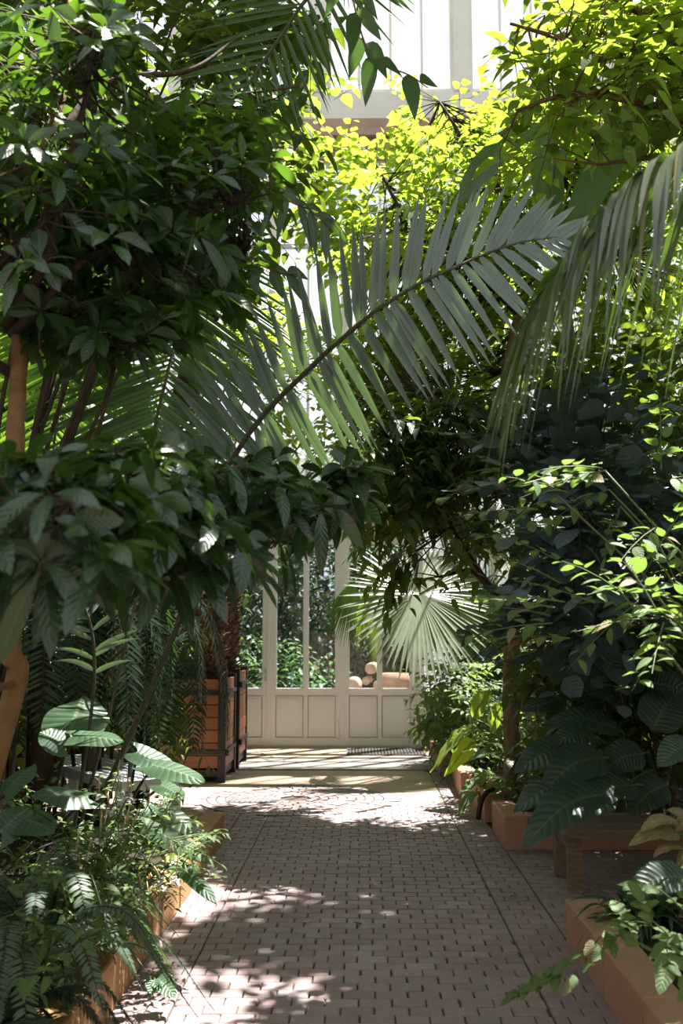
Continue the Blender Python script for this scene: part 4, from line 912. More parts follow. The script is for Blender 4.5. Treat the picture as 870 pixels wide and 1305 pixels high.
shrub('shrub', 'dense dark shrub filling the shade under the hanging frond at the right', 'shrub',
      [(800, 560, 120, 120, 6.8, 8.2), (750, 520, 60, 60, 7, 8.2), (820, 800, 110, 150, 6.8, 8.), (740, 840, 55, 90, 7, 8.2), (730, 700, 40, 120, 7.4, 8.6), (720, 960, 60, 50, 8.3, 9, .6)], 620, M['dark'], M['dstem'], 64, base=V(3.2, 7.9, .0), Ls=(.12, .2), wr=.5, n=7, step=.06, **K)
shrub('shrub', 'bushy green undergrowth around the foot of the ridged trunk', 'shrub',
      [(625, 900, 30, 60, 9.6, 10.6), (640, 920, 30, 40, 9.3, 10.4), (710, 900, 40, 60, 8.8, 10), (670, 985, 40, 30, 8.6, 9.4), (715, 830, 40, 50, 9, 10)], 260, M['weed'], M['stem'], 65, base=V(1.9, 9.5, .17), Ls=(.06, .11), wr=.5, n=7, step=.04, **K)
shrub('shrub', 'sun-bleached leafy bush against the low wall right of the white doors', 'shrub',
      [(600, 860, 45, 30, 11.6, 13), (580, 890, 35, 40, 11.4, 12.6), (640, 830, 50, 50, 11.5, 13), (560, 920, 16, 26, 12.2, 12.8), (600, 930, 40, 30, 11.2, 12.4), (600, 800, 30, 40, 12.4, 13.4, .5)], 380, M['weed'], M['stem'], 66, base=V(1.9, 12.6, .17), Ls=(.10, .17), wr=.42, n=7, step=.05, drop=(.2, .8), **K)
shrub('coppery_leaf_shoot', 'shoot of orange-red leaves beside the ridged trunk', 'plant', [(668, 808, 8, 18, 8.6, 8.8), (668, 850, 10, 14, 8.5, 8.8)], 6, M['red'], M['stem'], 67, base=V(1.75, 8.75, .17), Ls=(.08, .13), wr=.42, n=6, step=.03, drop=(.3, .9), dirz=-.1, toward=(-.3, -.5, 0), **K)

# bright arum-like plant leaning over the pink kerb
rg = np.random.default_rng(71)
ab = V(1.45, 10.0, .24); ar = empty('arum_plant', 'plant with long bright yellow-green sunlit leaves leaning over the pink kerb on the right', 'plant', tuple(ab))
for i, (a, b, c_, w, nr) in enumerate([(((612, 930)), (630, 905), (672, 888), .26, (-.3, -.6, 1)), ((606, 925), (585, 940), (548, 985), .24, (-.4, -.2, 1)), ((606, 945), (590, 962), (566, 990), .20, (.9, -.4, .4)),
        ((618, 955), (640, 935), (660, 925), .14, (.2, -.6, .8)), ((622, 990), (606, 1000), (585, 1012), .18, (-.5, -.4, 1)), ((632, 985), (615, 990), (600, 1000), .18, (-.2, -.5, 1)), ((612, 1008), (598, 1020), (583, 1040), .16, (-.6, -.5, .5)),
        ((640, 950), (662, 940), (690, 950), .16, (.2, -.5, 1)), ((625, 935), (632, 915), (640, 896), .16, (-.6, -.7, .3)), ((640, 1000), (620, 1015), (608, 1040), .14, (-.6, -.5, .5)), ((602, 915), (612, 900), (625, 880), .18, (-.5, -.7, .3)), ((640, 970), (620, 965), (596, 970), .18, (-.3, -.3, 1))]):
    Y = 9.9-.1*i+(.3 if i > 6 else 0); Y = max(9.0, Y)
    bigleaf(ar, [P(*a, Y), P(*b, Y-.1)+Z3*.03, P(*c_, Y-.2)], w, M['lime'] if i in (1, 2, 8, 10) else M['weed'], nr, prof='lance', rows=12, pet=[ab+V(*rg.normal(0, .05, 2), 0), (ab+P(*a, Y))/2+Z3*.15], seed=i)

# ================================================================== BIG RIBBED LEAVES (right)
rb = V(2.35, 6.0, .0)
def ribplant(label, base, leaves, m_, seed, Ws=(.2, .26), grp=None, nm='ribbed_leaf_plant', prof='ovate'):
    o = empty(nm, label, 'plant', tuple(base), grp); rg_ = np.random.default_rng(seed)
    for i, (x0, y0, x1, y1, Y, dY, w) in enumerate(leaves):
        a, b = P(x0, y0, Y), P(x1, y1, Y+dY); mid = (a+b)/2+Z3*np.linalg.norm(b-a)*.12
        nr = V(rg_.uniform(-.3, .1), -.65+rg_.uniform(-.25, .25), .9)
        pm = (base+a)/2+Z3*rg_.uniform(.1, .3)+V(*rg_.normal(0, .08, 2), 0)
        bigleaf(o, [a, mid, b], w, m_, nr, prof=prof, rows=20, wav=.02, fold=.2, pet=[base+V(*rg_.normal(0, .05, 2), 0), pm], seed=seed*50+i)
    return o
ribplant('cluster of large dark ribbed leaves in deep shade over the wooden bench', V(2.1, 7.3, 0)+V(.25, .9, .17),
         [(735, 960, 655, 985, 6.3, -.2, .26), (790, 930, 690, 925, 6.6, 0, .24), (760, 940, 700, 950, 6.4, -.1, .22), (770, 965, 690, 1010, 6.2, -.2, .28), (740, 1000, 655, 1035, 6.1, -.2, .26), (780, 1010, 665, 1080, 6.0, -.3, .30),
          (800, 880, 860, 830, 6.6, -.2, .30), (770, 900, 720, 850, 6.8, 0, .28), (830, 930, 870, 880, 6.4, 0, .3), (800, 900, 740, 880, 6.7, 0, .26), (810, 1000, 730, 1040, 6.1, -.2, .26), (770, 860, 800, 820, 7., 0, .26),
          (820, 960, 760, 990, 6.3, 0, .28), (830, 870, 890, 900, 6.5, 0, .3), (720, 905, 665, 905, 7, 0, .2), (850, 1000, 800, 1040, 6.2, 0, .25), (740, 870, 690, 850, 7.2, 0, .24)], M['ribbed'], 3)
ribplant('low plant with one wide grey-green ribbed leaf at the right edge above the pinkish kerb', V(1.72, 4.5, .17), [(880, 1118, 795, 1148, 3.9, -.1, .15), (880, 1060, 930, 1040, 4.1, 0, .2), (900, 1140, 960, 1150, 4.0, 0, .2)], M['ribbed'], 4)
ribplant('plant with dull tan mottled leaves at the right edge', V(1.75, 5.0, .17), [(862, 1046, 815, 1060, 4.3, -.1, .07), (866, 1064, 800, 1078, 4.3, -.1, .08), (880, 1050, 850, 1032, 4.4, 0, .08), (870, 1080, 832, 1092, 4.3, -.1, .06), (885, 1040, 860, 1060, 4.3, 0, .07), (880, 1085, 862, 1105, 4.3, 0, .06), (890, 1070, 930, 1090, 4.3, 0, .12)], M['variegate'], 5)
ribplant('plant with a single ribbed leaf pointing left at the right edge, below the toothed leaves', V(2.2, 5.2, .17), [(885, 950, 838, 978, 4.6, -.1, .16), (890, 920, 930, 900, 4.8, 0, .2)], M['ribbed'], 6)
# strap leaved plant
rg = np.random.default_rng(73)
def strapplant(label, base, n, L, W, m_, seed, nm='strap_leaf_plant', lean=(0, 0, 0), drop=(.5, 1.1), up=(.5, 1.3)):
    rg_ = np.random.default_rng(seed); o = empty(nm, label, 'plant', tuple(base)); m = MB(); a = rg_.uniform(0, 6.28, n)
    d = np.stack([np.cos(a), np.sin(a), rg_.uniform(*up, n)], -1)+np.array(lean); b = np.array(base)[None]+rg_.normal(0, .03, (n, 3))*V(1, 1, 0)
    l = rg_.uniform(*L, n); m.leaves(b, d, Z3-nrm(d)*.3, l, W, drop=rg_.uniform(*drop, n), prof='strap', rows=12, fold=.4, rng=rg_, tw=.4); m.build('foliage', m_, o); return o
strapplant('arching strap leaved plant spilling over the far end of the right kerb', V(1.36, 5.2, .17), 46, (.4, .62), .03, M['strap'], 1, lean=(-.15, -.1, .5))
strapplant('second tuft of arching strap leaves, behind the wide ribbed leaf', V(1.50, 5.3, .17), 34, (.4, .65), .03, M['strap'], 2, lean=(-.1, -.1, .9))
# trailing toothed shoot over the kerb
def shoots(nm, label, catg, base, paths, m_, n, Ls, wr, seed, prof='comb', rstem=.004, mst='stem', drop=(.1, .4), grp=None, nup=1.0):
    rg_ = np.random.default_rng(seed); o = empty(nm, label, catg, tuple(base), grp); lf, st = MB(), MB()
    for pts in paths:
        c = cat(pts, 24); st.tube(c, np.linspace(rstem, rstem*.5, len(c)), 5); k = len(c); idx = np.linspace(k*.25, k-1, n).astype(int); T = nrm(np.gradient(c, axis=0))
        for sg in (1, -1):
            b = c[idx]; t = T[idx]; s_ = nrm(np.cross(t, Z3)+1e-4)*sg; d = t*.5+s_+rg_.normal(0, .2, b.shape); L = rg_.uniform(*Ls, n)*np.linspace(1, .7, n)
            lf.leaves(b, d, Z3*nup+V(0, -.5, 0)+rg_.normal(0, .25, b.shape), L, L*wr, drop=rg_.uniform(*drop, n), prof=prof, rows=10, cols=4, fold=.2, wav=.1, rng=rg_)
        lf.leaves(c[-1:], T[-1:], Z3+V(0, -.5, 0), Ls[1], Ls[1]*wr, prof=prof, rows=10, cols=4, rng=rg_)
    lf.build('foliage', m_, o); st.build('stem', M[mst], o); return o
nb = V(1.55, 4.0, .17)
shoots('trailing_nettle_shoot', 'toothed green shoot trailing over the right kerb onto the bricks', 'plant', nb, [[nb, P(800, 1195, 3.95), P(750, 1208, 4.0), P(715, 1232, 4.1), P(690, 1240, 4.15), P(672, 1256, 4.2)], [nb, P(830, 1180, 3.95), P(780, 1200, 3.9), P(735, 1245, 3.95)], [P(715, 1232, 4.1), P(700, 1245, 4.1), P(660, 1265, 4.15)]], M['nettle'], 8, (.055, .085), .7, 7)
shoots('nettle_plant', 'leafy toothed plant at the lower right corner behind the kerb', 'plant', V(1.6, 3.7, .17), [[V(1.6, 3.7, .17), P(850, 1190, 3.6), P(820, 1150, 3.6)], [V(1.6, 3.7, .17), P(870, 1200, 3.5), P(850, 1230, 3.4)], [V(1.6, 3.7, .17), P(860, 1150, 3.7), P(815, 1130, 3.8)], [V(1.65, 3.6, .17), P(890, 1170, 3.5), P(880, 1110, 3.5)], [V(1.6, 3.8, .17), P(810, 1200, 3.8), P(790, 1165, 3.9)], [V(1.6, 3.7, .17), P(860, 1220, 3.5), P(880, 1260, 3.4)]], M['nettle'], 7, (.06, .10), .62, 8)

# ================================================================== LEFT BED
def heartleaf(o, hub, tip, W, m_, nor, base, seed, lobe=.33, prof='heart', wav=.06, label=None):
    rg_ = np.random.default_rng(seed); m = MB(); d = tip-hub; L = np.linalg.norm(d)
    m.leaves(hub, d, np.array(nor, float)[None], L, W, drop=.12, prof=prof, rows=14, cols=10, fold=-.15, lobe=lobe, wav=wav, rnd=np.array([rg_.uniform(0, 1)]), rng=rg_)
    f = m.build('leaf', m_, o)
    if label: f['label'] = label
    p = MB(); c = cat([base, (base+hub)/2+V(*rg_.normal(0, .04, 2), .08), hub-Z3*.01], 12); p.tube(c, np.linspace(.014, .008, len(c)), 6); p.build('petiole', M['dstem'], f)
rg = np.random.default_rng(81)
def earplant(label, base, leaves, seed):
    o = empty('elephant_ear', label, 'elephant ear', tuple(base), 'elephant ears around the metal bench')
    for i, (hx, hy, tx, ty, Y, dY, w, nr) in enumerate(leaves):
        heartleaf(o, P(hx, hy, Y), P(tx, ty, Y+dY), w, M['ear'], nr, np.array(base)+V(*rg.normal(0, .05, 2), 0), seed+i)
earplant('elephant ear with the tallest broad leaves, in front of the left of the metal bench', V(-2.05, 6.35, .17), [(90, 932, 105, 880, 6.3, .25, .46, (.0, -1, .55)), (92, 938, 158, 936, 6.1, -.1, .17, (-.1, -.6, 1)), (85, 948, 50, 928, 6.1, 0, .22, (.3, -.7, .8)),
        (112, 1016, 38, 1004, 5.5, -.2, .22, (.1, -.5, 1))], 100)
earplant('elephant ear with flat dark leaves between the metal bench and the planter', V(-1.6, 6.9, .17), [(195, 975, 262, 987, 6.6, -.2, .20, (-.1, -.5, 1)), (175, 958, 225, 978, 6.9, -.1, .20, (-.1, -.6, .9)), (205, 1000, 235, 1012, 6.4, -.2, .14, (0, -.6, 1))], 120)
earplant('elephant ear with drooping dark leaves hanging over the left kerb', V(-1.45, 5.6, .17), [(185, 1052, 268, 1088, 5.3, -.2, .13, (-.1, -.7, 1)), (210, 1030, 262, 1065, 5.6, -.2, .13, (.2, -.6, 1)), (232, 1105, 276, 1142, 5.1, -.2, .09, (.1, -.8, .8)), (185, 1030, 215, 1045, 5.6, 0, .12, (.1, -.6, 1))], 140)
earplant('elephant ear with upright grey leaves at the left edge', V(-2.0, 4.9, .17), [(5, 1010, 45, 965, 4.9, .2, .16, (-.4, -1, .3)), (0, 1060, 40, 1020, 4.7, .1, .2, (-.2, -1, .6)), (-30, 1000, -90, 960, 4.8, 0, .25, (0, -.7, 1)), (20, 1040, 70, 1050, 4.8, -.2, .2, (0, -.6, 1))], 160)

def fern(label, base, m_, n, L, seed, up=.8, lw=.06, wl=.011, grp='ferns in the left bed', nl=58, lean=(-.25, 0, 0), nm='fern', arc=1.0, az=None):
    rg_ = np.random.default_rng(seed); o = empty(nm, label, 'fern', tuple(base), grp); base = np.array(base, float)
    for k in range(n):
        a = k*2.4+rg_.uniform(-.3, .3) if az is None else math.radians(rg_.uniform(*az)); o_ = nrm(V(math.cos(a), math.sin(a), 0)+np.array(lean)); l = L*rg_.uniform(.75, 1.1); u = up*rg_.uniform(.6, 1.3)
        pts = [base, base+o_*l*.3+Z3*l*.42*u, base+o_*l*.68+Z3*l*.5*u, base+o_*l+Z3*l*(.5*u-.38*arc)]
        a_, b_ = MB(), MB(); frond(a_, b_, pts, (0, 0, 1), nl, lw*rg_.uniform(.8, 1.2), wl, a0=82, a1=60, drop=.15, rg=rg_, prof='comb', rows=8, rr=(.004, .0015), t0=.15, Lp=lambda u: np.sin(PI*np.clip(u*.9+.15, 0, 1))**.8+.08, wob=.06, fold=.1, tw=.2)
        f = b_.build('frond', m_, o); a_.build('rachis', M['dstem'], f)
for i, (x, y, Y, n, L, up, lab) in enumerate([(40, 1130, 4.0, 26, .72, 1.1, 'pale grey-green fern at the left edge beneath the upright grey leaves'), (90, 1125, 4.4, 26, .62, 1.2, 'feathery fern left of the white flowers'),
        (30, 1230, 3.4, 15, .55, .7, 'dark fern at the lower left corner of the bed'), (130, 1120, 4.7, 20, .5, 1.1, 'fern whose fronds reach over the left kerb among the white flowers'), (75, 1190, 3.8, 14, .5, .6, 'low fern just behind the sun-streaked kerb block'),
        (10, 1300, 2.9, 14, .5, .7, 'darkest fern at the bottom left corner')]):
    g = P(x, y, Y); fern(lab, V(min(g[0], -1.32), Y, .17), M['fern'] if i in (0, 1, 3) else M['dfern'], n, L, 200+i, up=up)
# hanging dark ferns in the middle left
for i, (x, Y, z, lab) in enumerate([(55, 7.2, 1.9, 'dark tree fern farthest left with hanging combed fronds'), (120, 7.6, 2.0, 'dark tree fern with combed fronds above the elephant ears'), (185, 8.4, 1.75, 'dark tree fern just left of the planter boxes')]):
    g = P(x, 800, Y); b = V(g[0], Y, .17); rg = np.random.default_rng(300+i); o = empty('tree_fern', lab, 'tree fern', tuple(b), 'tree ferns at the left')
    tk = MB(); tk.tube([b, b+Z3*(z-.4), b+Z3*(z-.15)], [.06, .05, .04], 10, rough=.2, rng=rg); tk.build('trunk', M['darkbark'], o); top = b+Z3*(z-.15)
    for k in range(15):
        a = k*2.4+rg.uniform(-.3, .3); o_ = V(math.cos(a), math.sin(a)*.9, 0); l = rg.uniform(.5, .85)
        pts = [top, top+o_*l*.4+Z3*.22, top+o_*l*.75+Z3*.0, top+o_*l*.95-Z3*.5, top+o_*l*.98-Z3*rg.uniform(.8, 1.15)]
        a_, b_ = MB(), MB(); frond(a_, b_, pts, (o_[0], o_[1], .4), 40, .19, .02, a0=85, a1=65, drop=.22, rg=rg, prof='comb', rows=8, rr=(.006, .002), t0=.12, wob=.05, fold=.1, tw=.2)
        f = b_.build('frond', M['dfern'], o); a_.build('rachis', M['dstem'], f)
# drooping leafy creeper by the planter
shrub('climber', 'dark leafy climber hanging between the tree ferns and the front planter box', 'climber', [(195, 800, 35, 60, 8.6, 9.6), (180, 880, 30, 60, 8.6, 9.6), (215, 920, 30, 60, 8.8, 10.), (225, 780, 25, 50, 9.4, 10.4)], 130, M['dark'], M['dstem'], 91, base=V(-2.1, 9.3, 0), Ls=(.07, .12), wr=.45, n=7, step=.04, dirz=-.7, drop=(.3, .9), limb_r=.01)
# dark canes at the left
rg = np.random.default_rng(93)
for i in range(22):
    x = rg.uniform(-10, 190); Y = rg.uniform(7.2, 9.2); g = P(x, 900, Y); h = rg.uniform(1.2, 2.6); o = MB(); b = V(g[0], Y, .17)
    o.tube([b, b+V(rg.normal(0, .05), rg.normal(0, .05), h*.5), b+V(rg.normal(0, .12), rg.normal(0, .1), h)], [.018, .016, .012], 7)
    tag(o.build('dark_cane', M['dstem'], origin=tuple(b)), 'dark upright cane in the shade behind the metal bench', 'cane', 'dark canes behind the metal bench')
# weeds with flower spikes
def weed(label, x, y, Y, h, seed, fl=2, dirx=0):
    rg_ = np.random.default_rng(seed); g = P(x, y, Y); b = V(min(g[0], -1.3), Y, .17); top = P(x, y, Y); o = empty('flowering_weed', label, 'flower', tuple(b), 'flowering weeds in the left bed')
    st, lf, fw = MB(), MB(), MB()
    for j in range(3):
        tp = top+V(rg_.normal(0, .07), rg_.normal(0, .07), rg_.uniform(-.1, .03)) if j else top
        c = cat([b, b*.5+tp*.5+V(rg_.normal(0, .04), 0, .02), tp], 16); st.tube(c, np.linspace(.005, .003, len(c)), 5)
        idx = np.linspace(3, len(c)-4, 9).astype(int); k = len(idx)
        for sg in (1, -1):
            a = rg_.uniform(0, 6.28, k); d = np.stack([np.cos(a)*sg, np.sin(a)*sg, rg_.uniform(-.1, .6, k)], -1); L = rg_.uniform(.05, .09, k)
            lf.leaves(c[idx], d, Z3-d*.2, L, L*.42, drop=rg_.uniform(.2, .7, k), prof='lance', rows=5, rng=rg_)
        sp = c[-1]; e = sp+V(rg_.normal(0, .02), 0, rg_.uniform(.06, .11)); fw.tube([sp, (sp+e)/2, e], [.0035, .0045, .002], 6, mi=0)
        if j < fl:
            nn = 16; a = rg_.uniform(0, 6.28, nn); d = np.stack([np.cos(a), np.sin(a), rg_.uniform(-.4, .8, nn)], -1); q = np.repeat((sp-Z3*.02)[None], nn, 0)+rg_.normal(0, .009, (nn, 3)); fw.leaves(q, d, Z3, .022, .018, prof='round', rows=3, mi=1, rng=rg_)
    st.build('stem', M['stem'], o); lf.build('foliage', M['weed'], o); fw.build('flower_spike', [M['tanstem'], M['flower']], o)
for i, (x, y, Y, lab) in enumerate([(150, 985, 5.0, 'tallest weed with tan spikes before the metal bench'), (165, 1010, 5.1, 'weed with tan spike left of the dark drooping leaf'), (187, 1005, 5.3, 'weed with a pale spike beside the far end of the left kerb'), (128, 1065, 4.6, 'weed with white flowers among the pale ferns'),
        (222, 1095, 5.1, 'weed with white flowers reaching farthest right over the kerb'), (180, 1130, 4.7, 'weed with white flowers hanging at the edge of the kerb'), (98, 1085, 4.5, 'weed with white flowers nearest the left edge'), (120, 1150, 4.3, 'weed with yellowish leaves just above the sun-streaked kerb'), (205, 1120, 4.9, 'weed with a pale leaf tip leaning over the kerb'), (140, 1030, 5.0, 'weed under the flat elephant ear leaf')]):
    weed(lab, x, y, Y, .3, 400+i)
vb = V(-1.35, 4.75, .2)
shoots('trailing_vine', 'thin dark vine hanging over the left kerb to a small leafy tip on the bricks', 'vine', vb, [[vb, P(142, 1160, 4.75), P(160, 1195, 4.7), P(176, 1232, 4.6)+V(.02, 0, 0), P(198, 1245, 4.55)]], M['ear'], 2, (.10, .13), .8, 9, prof='heart', mst='dstem')
shrub('low_undergrowth', 'low dark undergrowth along the back of the left bed', 'undergrowth', [(60, 1100, 90, 50, 4.6, 6.2), (120, 1050, 80, 40, 5.6, 6.6), (20, 1060, 70, 60, 5, 6.5), (200, 1060, 40, 30, 5.8, 7.4), (30, 1200, 60, 60, 3.3, 4.4, .3)], 110, M['weed'], M['dstem'], 95, base=V(-2.0, 5.2, .17), Ls=(.05, .10), wr=.4, n=7, step=.035, limb_r=.006)
shrub('leafy_weed_patch', 'patch of small light green weeds spilling toward the left kerb', 'weed', [(170, 1080, 70, 45, 4.6, 5.4), (120, 1130, 60, 35, 4.1, 4.7), (200, 1110, 40, 30, 4.9, 5.3), (60, 1170, 50, 30, 3.7, 4.2)], 90, M['weed'], M['stem'], 96, base=V(-1.5, 4.9, .17), Ls=(.035, .075), wr=.42, n=9, step=.028, limb_r=.005, drop=(.2, .7))
strapplant('dark arching grassy tuft at the far end of the left kerb', V(-1.42, 7.6, .17), 50, (.2, .42), .014, M['dfern'], 12)

# ================================================================== BACKGROUND MASSES
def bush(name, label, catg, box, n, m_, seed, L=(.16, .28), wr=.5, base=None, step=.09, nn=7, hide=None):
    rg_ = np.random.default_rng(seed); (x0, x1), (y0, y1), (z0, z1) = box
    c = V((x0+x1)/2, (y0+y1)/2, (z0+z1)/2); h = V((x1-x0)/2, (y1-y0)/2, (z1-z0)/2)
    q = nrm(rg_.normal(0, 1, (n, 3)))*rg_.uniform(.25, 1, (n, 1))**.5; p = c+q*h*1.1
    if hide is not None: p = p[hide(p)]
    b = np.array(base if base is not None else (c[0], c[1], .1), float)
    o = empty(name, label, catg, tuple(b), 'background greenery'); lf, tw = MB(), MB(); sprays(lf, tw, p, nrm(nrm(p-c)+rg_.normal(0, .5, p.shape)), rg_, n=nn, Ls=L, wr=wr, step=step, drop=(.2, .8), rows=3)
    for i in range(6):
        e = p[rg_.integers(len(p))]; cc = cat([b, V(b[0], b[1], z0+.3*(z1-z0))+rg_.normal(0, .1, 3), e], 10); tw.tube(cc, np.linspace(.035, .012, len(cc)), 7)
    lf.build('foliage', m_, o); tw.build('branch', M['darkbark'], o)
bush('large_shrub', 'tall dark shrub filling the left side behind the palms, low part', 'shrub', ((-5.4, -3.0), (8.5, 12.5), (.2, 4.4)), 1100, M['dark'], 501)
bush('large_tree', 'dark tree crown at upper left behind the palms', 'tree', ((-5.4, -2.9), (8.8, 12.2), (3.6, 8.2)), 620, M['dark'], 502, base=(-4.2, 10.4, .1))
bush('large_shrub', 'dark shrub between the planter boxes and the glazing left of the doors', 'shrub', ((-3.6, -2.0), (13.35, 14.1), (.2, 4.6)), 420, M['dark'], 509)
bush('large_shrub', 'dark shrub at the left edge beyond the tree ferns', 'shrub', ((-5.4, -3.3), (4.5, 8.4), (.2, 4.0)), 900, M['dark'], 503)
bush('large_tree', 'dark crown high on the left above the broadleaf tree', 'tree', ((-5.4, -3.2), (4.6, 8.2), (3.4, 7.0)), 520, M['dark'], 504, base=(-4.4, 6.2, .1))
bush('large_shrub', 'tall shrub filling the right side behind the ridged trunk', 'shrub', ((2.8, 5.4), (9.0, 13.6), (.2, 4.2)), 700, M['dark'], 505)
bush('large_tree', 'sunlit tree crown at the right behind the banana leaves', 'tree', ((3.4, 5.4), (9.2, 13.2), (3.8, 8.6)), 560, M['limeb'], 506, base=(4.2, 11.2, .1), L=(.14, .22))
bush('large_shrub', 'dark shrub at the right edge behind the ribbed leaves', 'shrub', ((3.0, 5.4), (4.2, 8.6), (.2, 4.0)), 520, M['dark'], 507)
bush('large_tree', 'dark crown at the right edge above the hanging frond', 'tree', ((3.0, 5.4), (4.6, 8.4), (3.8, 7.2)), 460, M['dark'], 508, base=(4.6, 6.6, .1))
# unseen crowns added above the view to block sun and sky; near shrubbery last
for i, (bx_, n_, lab) in enumerate([(((1.7, 4.9), (7.2, 8.6), (7.2, 9.0)), 260, 'added unseen high crown over the right bed, shading the path'), (((.3, 1.3), (3.6, 5.2), (5.9, 7.2)), 150, 'added unseen spreading crown shading the glossy left tree'), (((-2.8, .3), (5.8, 6.9), (7.0, 8.8)), 280, 'added unseen high crown over the path, shading the left bed'),
        (((3.0, 4.9), (5.2, 6.8), (6.4, 7.8)), 60, 'added unseen crown over the near right bed, for dappled shade'), (((-4.9, -2.8), (2.6, 6.0), (5.6, 7.4)), 90, 'added unseen crown over the near left bed, for dappled shade'),
        (((-4.9, -2.2), (-3, 2.6), (.2, 4.6)), 300, 'dense shrubbery beside the near left kerb'), (((2.2, 4.9), (-3, 2.6), (.2, 4.6)), 300, 'dense shrubbery beside the near right kerb')]):
    c = [(a+b)/2 for a, b in bx_]; b = (-4.6 if c[0] < 0 else 4.6, c[1], .17) if i < 5 else (c[0], c[1], .17)
    bush('large_tree' if i < 5 else 'large_shrub', lab, 'tree' if i < 5 else 'shrub', bx_, n_, M['dark'], 520+i, L=(.2, .34), step=.11, base=b)

# ================================================================== OUTSIDE THE DOORS
for i, (x0, x1, y0, y1, z1, m_, n, lab) in enumerate([(-3.8, -1.0, 16.6, 19, 4.3, 'outdry', 1100, 'grey-green bush outside, seen through the left hand door glass'), (-1.6, 1.2, 17.0, 20, 4.6, 'outdry', 1300, 'tall bush outside, seen through the middle door glass'), (.2, 3.0, 17.4, 20, 4.4, 'outdry', 1100, 'dark bush outside behind the terracotta pot'),
        (-2.6, -.2, 15.6, 16.6, 1.25, 'outleaf', 420, 'low sunlit shrub just outside the door glass'), (-4.5, 4.5, 21, 24, 5.4, 'outdry', 2200, 'row of tall dark bushes farthest outside'), (-5.9, -3, 16.6, 19, 4, 'outdry', 500, 'bush outside beyond the low wall at left'), (2.6, 6.0, 16.6, 19, 3.2, 'outleaf', 500, 'bush outside beyond the low wall at right')]):
    bush('garden_bush', lab, 'bush', ((x0, x1), (y0, y1), (-.6, z1)), n, M[m_], 560+i, L=(.24, .4) if y0 == 21 else (.10, .18), wr=.45, step=.11 if y0 == 21 else .06, base=((x0+x1)/2, (y0+y1)/2, -.06))
def pot(x, y, z, r, h, lab):
    m = MB(); prof = [(.62, 0), (.85, .6), (.92, .8), (1.0, .8), (1.0, 1.0), (.88, 1.0), (.8, .7), (.6, .15)]; n = 24; a = np.arange(n)*2*PI/n
    v = np.array([(x+r*pr*np.cos(t), y+r*pr*np.sin(t), z+h*ph) for pr, ph in prof for t in a]); q = [(i*n+j, i*n+(j+1) % n, (i+1)*n+(j+1) % n, (i+1)*n+j) for i in range(len(prof)-1) for j in range(n)]
    m.add(v, q); tag(m.build('terracotta_pot', M['terracotta'], origin=(x, y, z)), lab, 'pot', 'terracotta pots outside the door')
g = P(505, 858, 15.4); pot(g[0], 15.45, -.06, .24, g[2]+.06, 'large terracotta pot outside, behind the right half of the right door')
lg = MB()
for i, (x, y, r, L_, lab) in enumerate([(472, 852, .085, .5, 'pale cut log with round end, topmost of the stack outside the right door'), (466, 868, .06, .5, 'small cut log in the stack outside the right door'), (447, 874, .12, .5, 'broad cut log low at the left of the stack'), (482, 874, .08, .5, 'cut log low at the right of the stack beside the terracotta pot')]):
    g = P(x, y, 15.4); m = MB(); m.tube([g, g+V(0, .02, 0), g+V(.05, L_, 0)], [r*.97, r, r], 20); rgx = np.random.default_rng(i)
    tag(m.build('cut_log', M['log'], origin=tuple(g)), lab, 'log', 'cut logs outside the right door')
m = MB(); g = P(455, 870, 15.7); 
m.box((g[0]-.3, 15.2, -.06), (g[0]+.35, 16.0, P(455, 882, 15.4)[2]-.06)); tag(m.build('stone_ledge', M['plinth'], origin=(g[0], 15.6, -.06)), 'low masonry ledge outside carrying the cut logs', 'ledge')

# ================================================================== FALLEN LEAVES
rg = np.random.default_rng(99)
def fallen(px, py, L, m_, lab, W=.5, z=.004, lift=.35):
    Y = F0*1.6/(py-807); g = P(px, py, Y); g = V(g[0], Y, z); a = rg.uniform(0, 6.28); m = MB()
    m.leaves(g+Z3*.003, V(math.cos(a), math.sin(a), .05), Z3, L, L*W, drop=.15, G=(0, 0, 1), prof='ovate', rows=6, cols=4, fold=lift, rng=rg, tw=.4)
    o = m.build('fallen_leaf', m_, origin=tuple(g)); tag(o, lab, 'leaf', 'fallen leaves on the paving')
fallen(512, 1014, .13, M['clay'], 'curled brown leaf on the paving right of the round inlay')
fallen(428, 1045, .07, M['clay'], 'small brown leaf on the sunlit bricks in the middle')
fallen(539, 1028, .06, M['clay'], 'small brown leaf on the sunlit bricks toward the bright plant')
fallen(279, 1090, .06, M['clay'], 'tan leaf on the bricks beside the far end of the left kerb')
fallen(385, 1160, .06, M['tanstem'], 'pale round leaf alone on the shaded bricks')
fallen(480, 1117, .11, M['tanstem'], 'thin pale leaf lying across the shaded bricks', W=.2)
fallen(461, 1163, .05, M['darkbark'], 'dark shrivelled leaf on the bricks in the middle foreground')
fallen(654, 1128, .05, M['darkbark'], 'dark shrivelled leaf on the bricks before the niche')
fallen(330, 950, .5, M['ear'], 'big green leaf lying at the foot of the white doors beside the planter', W=.45, z=.025)
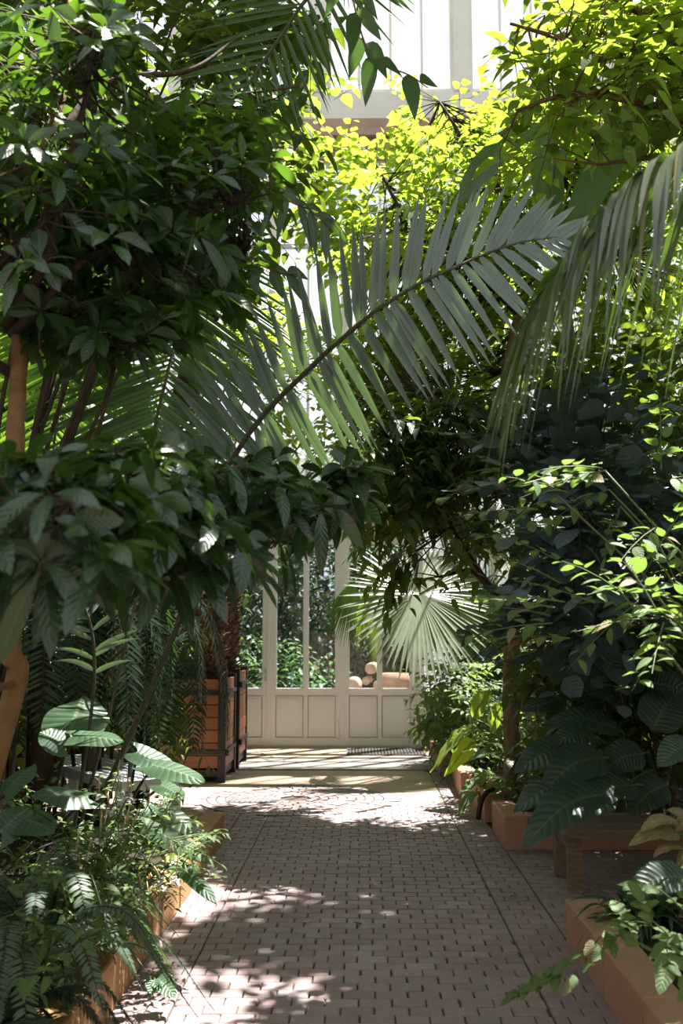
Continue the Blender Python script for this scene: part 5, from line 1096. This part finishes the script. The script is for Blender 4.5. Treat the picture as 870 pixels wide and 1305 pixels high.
for i, (x, y) in enumerate([(352, 962), (338, 960), (362, 966), (345, 966)]): fallen(x, y, .13, M['weed'], 'small green leaf scrap on the step by the planter', W=.3, z=.01)

# ================================================================== LIGHT, CAMERA
w = bpy.data.worlds.new('sky'); bpy.context.scene.world = w; w.use_nodes = True; nt = w.node_tree; nt.nodes.clear()
out = nt.nodes.new('ShaderNodeOutputWorld'); bg = nt.nodes.new('ShaderNodeBackground'); sky = nt.nodes.new('ShaderNodeTexSky'); sky.sky_type = 'HOSEK_WILKIE'
SUN = nrm(V(.262, .26, .93)); sky.sun_direction = tuple(SUN); sky.turbidity = 6
mx = nt.nodes.new('ShaderNodeMix'); mx.data_type = 'RGBA'; mx.inputs[0].default_value = .75; mx.inputs[7].default_value = (.93, .96, 1.05, 1)
nt.links.new(sky.outputs[0], mx.inputs[6]); nt.links.new(mx.outputs[2], bg.inputs[0]); bg.inputs[1].default_value = SKYS
nt.links.new(bg.outputs[0], out.inputs[0])
l = bpy.data.lights.new('sun', 'SUN'); l.energy = SUNE; l.angle = math.radians(.55); l.color = (1, .95, .87); lo = bpy.data.objects.new('sun', l); C.objects.link(lo)
import mathutils
lo.rotation_euler = mathutils.Vector(tuple(SUN)).to_track_quat('Z', 'Y').to_euler(); lo.location = (5, 5, 15)
cam = bpy.data.cameras.new('camera'); co = bpy.data.objects.new('camera', cam); C.objects.link(co); bpy.context.scene.camera = co
cam.sensor_fit = 'VERTICAL'; cam.sensor_height = 36; cam.lens = 36*F0/1305; cam.clip_end = 200
R = mathutils.Matrix((tuple(RT), tuple(UP), tuple(-FW))).transposed(); co.rotation_euler = R.to_euler(); co.location = tuple(CAM)
cam.dof.use_dof = True; cam.dof.focus_distance = 6.5; cam.dof.aperture_fstop = 3.2
vs = bpy.context.scene.view_settings; vs.view_transform = 'Standard'; vs.look = 'None'; vs.exposure = EXPO; vs.gamma = 1; vs.use_curve_mapping = False
cy = bpy.context.scene.cycles; cy.max_bounces = 8; cy.transparent_max_bounces = 12; cy.diffuse_bounces = 4; cy.transmission_bounces = 4; cy.glossy_bounces = 3
cy.sample_clamp_indirect = 6
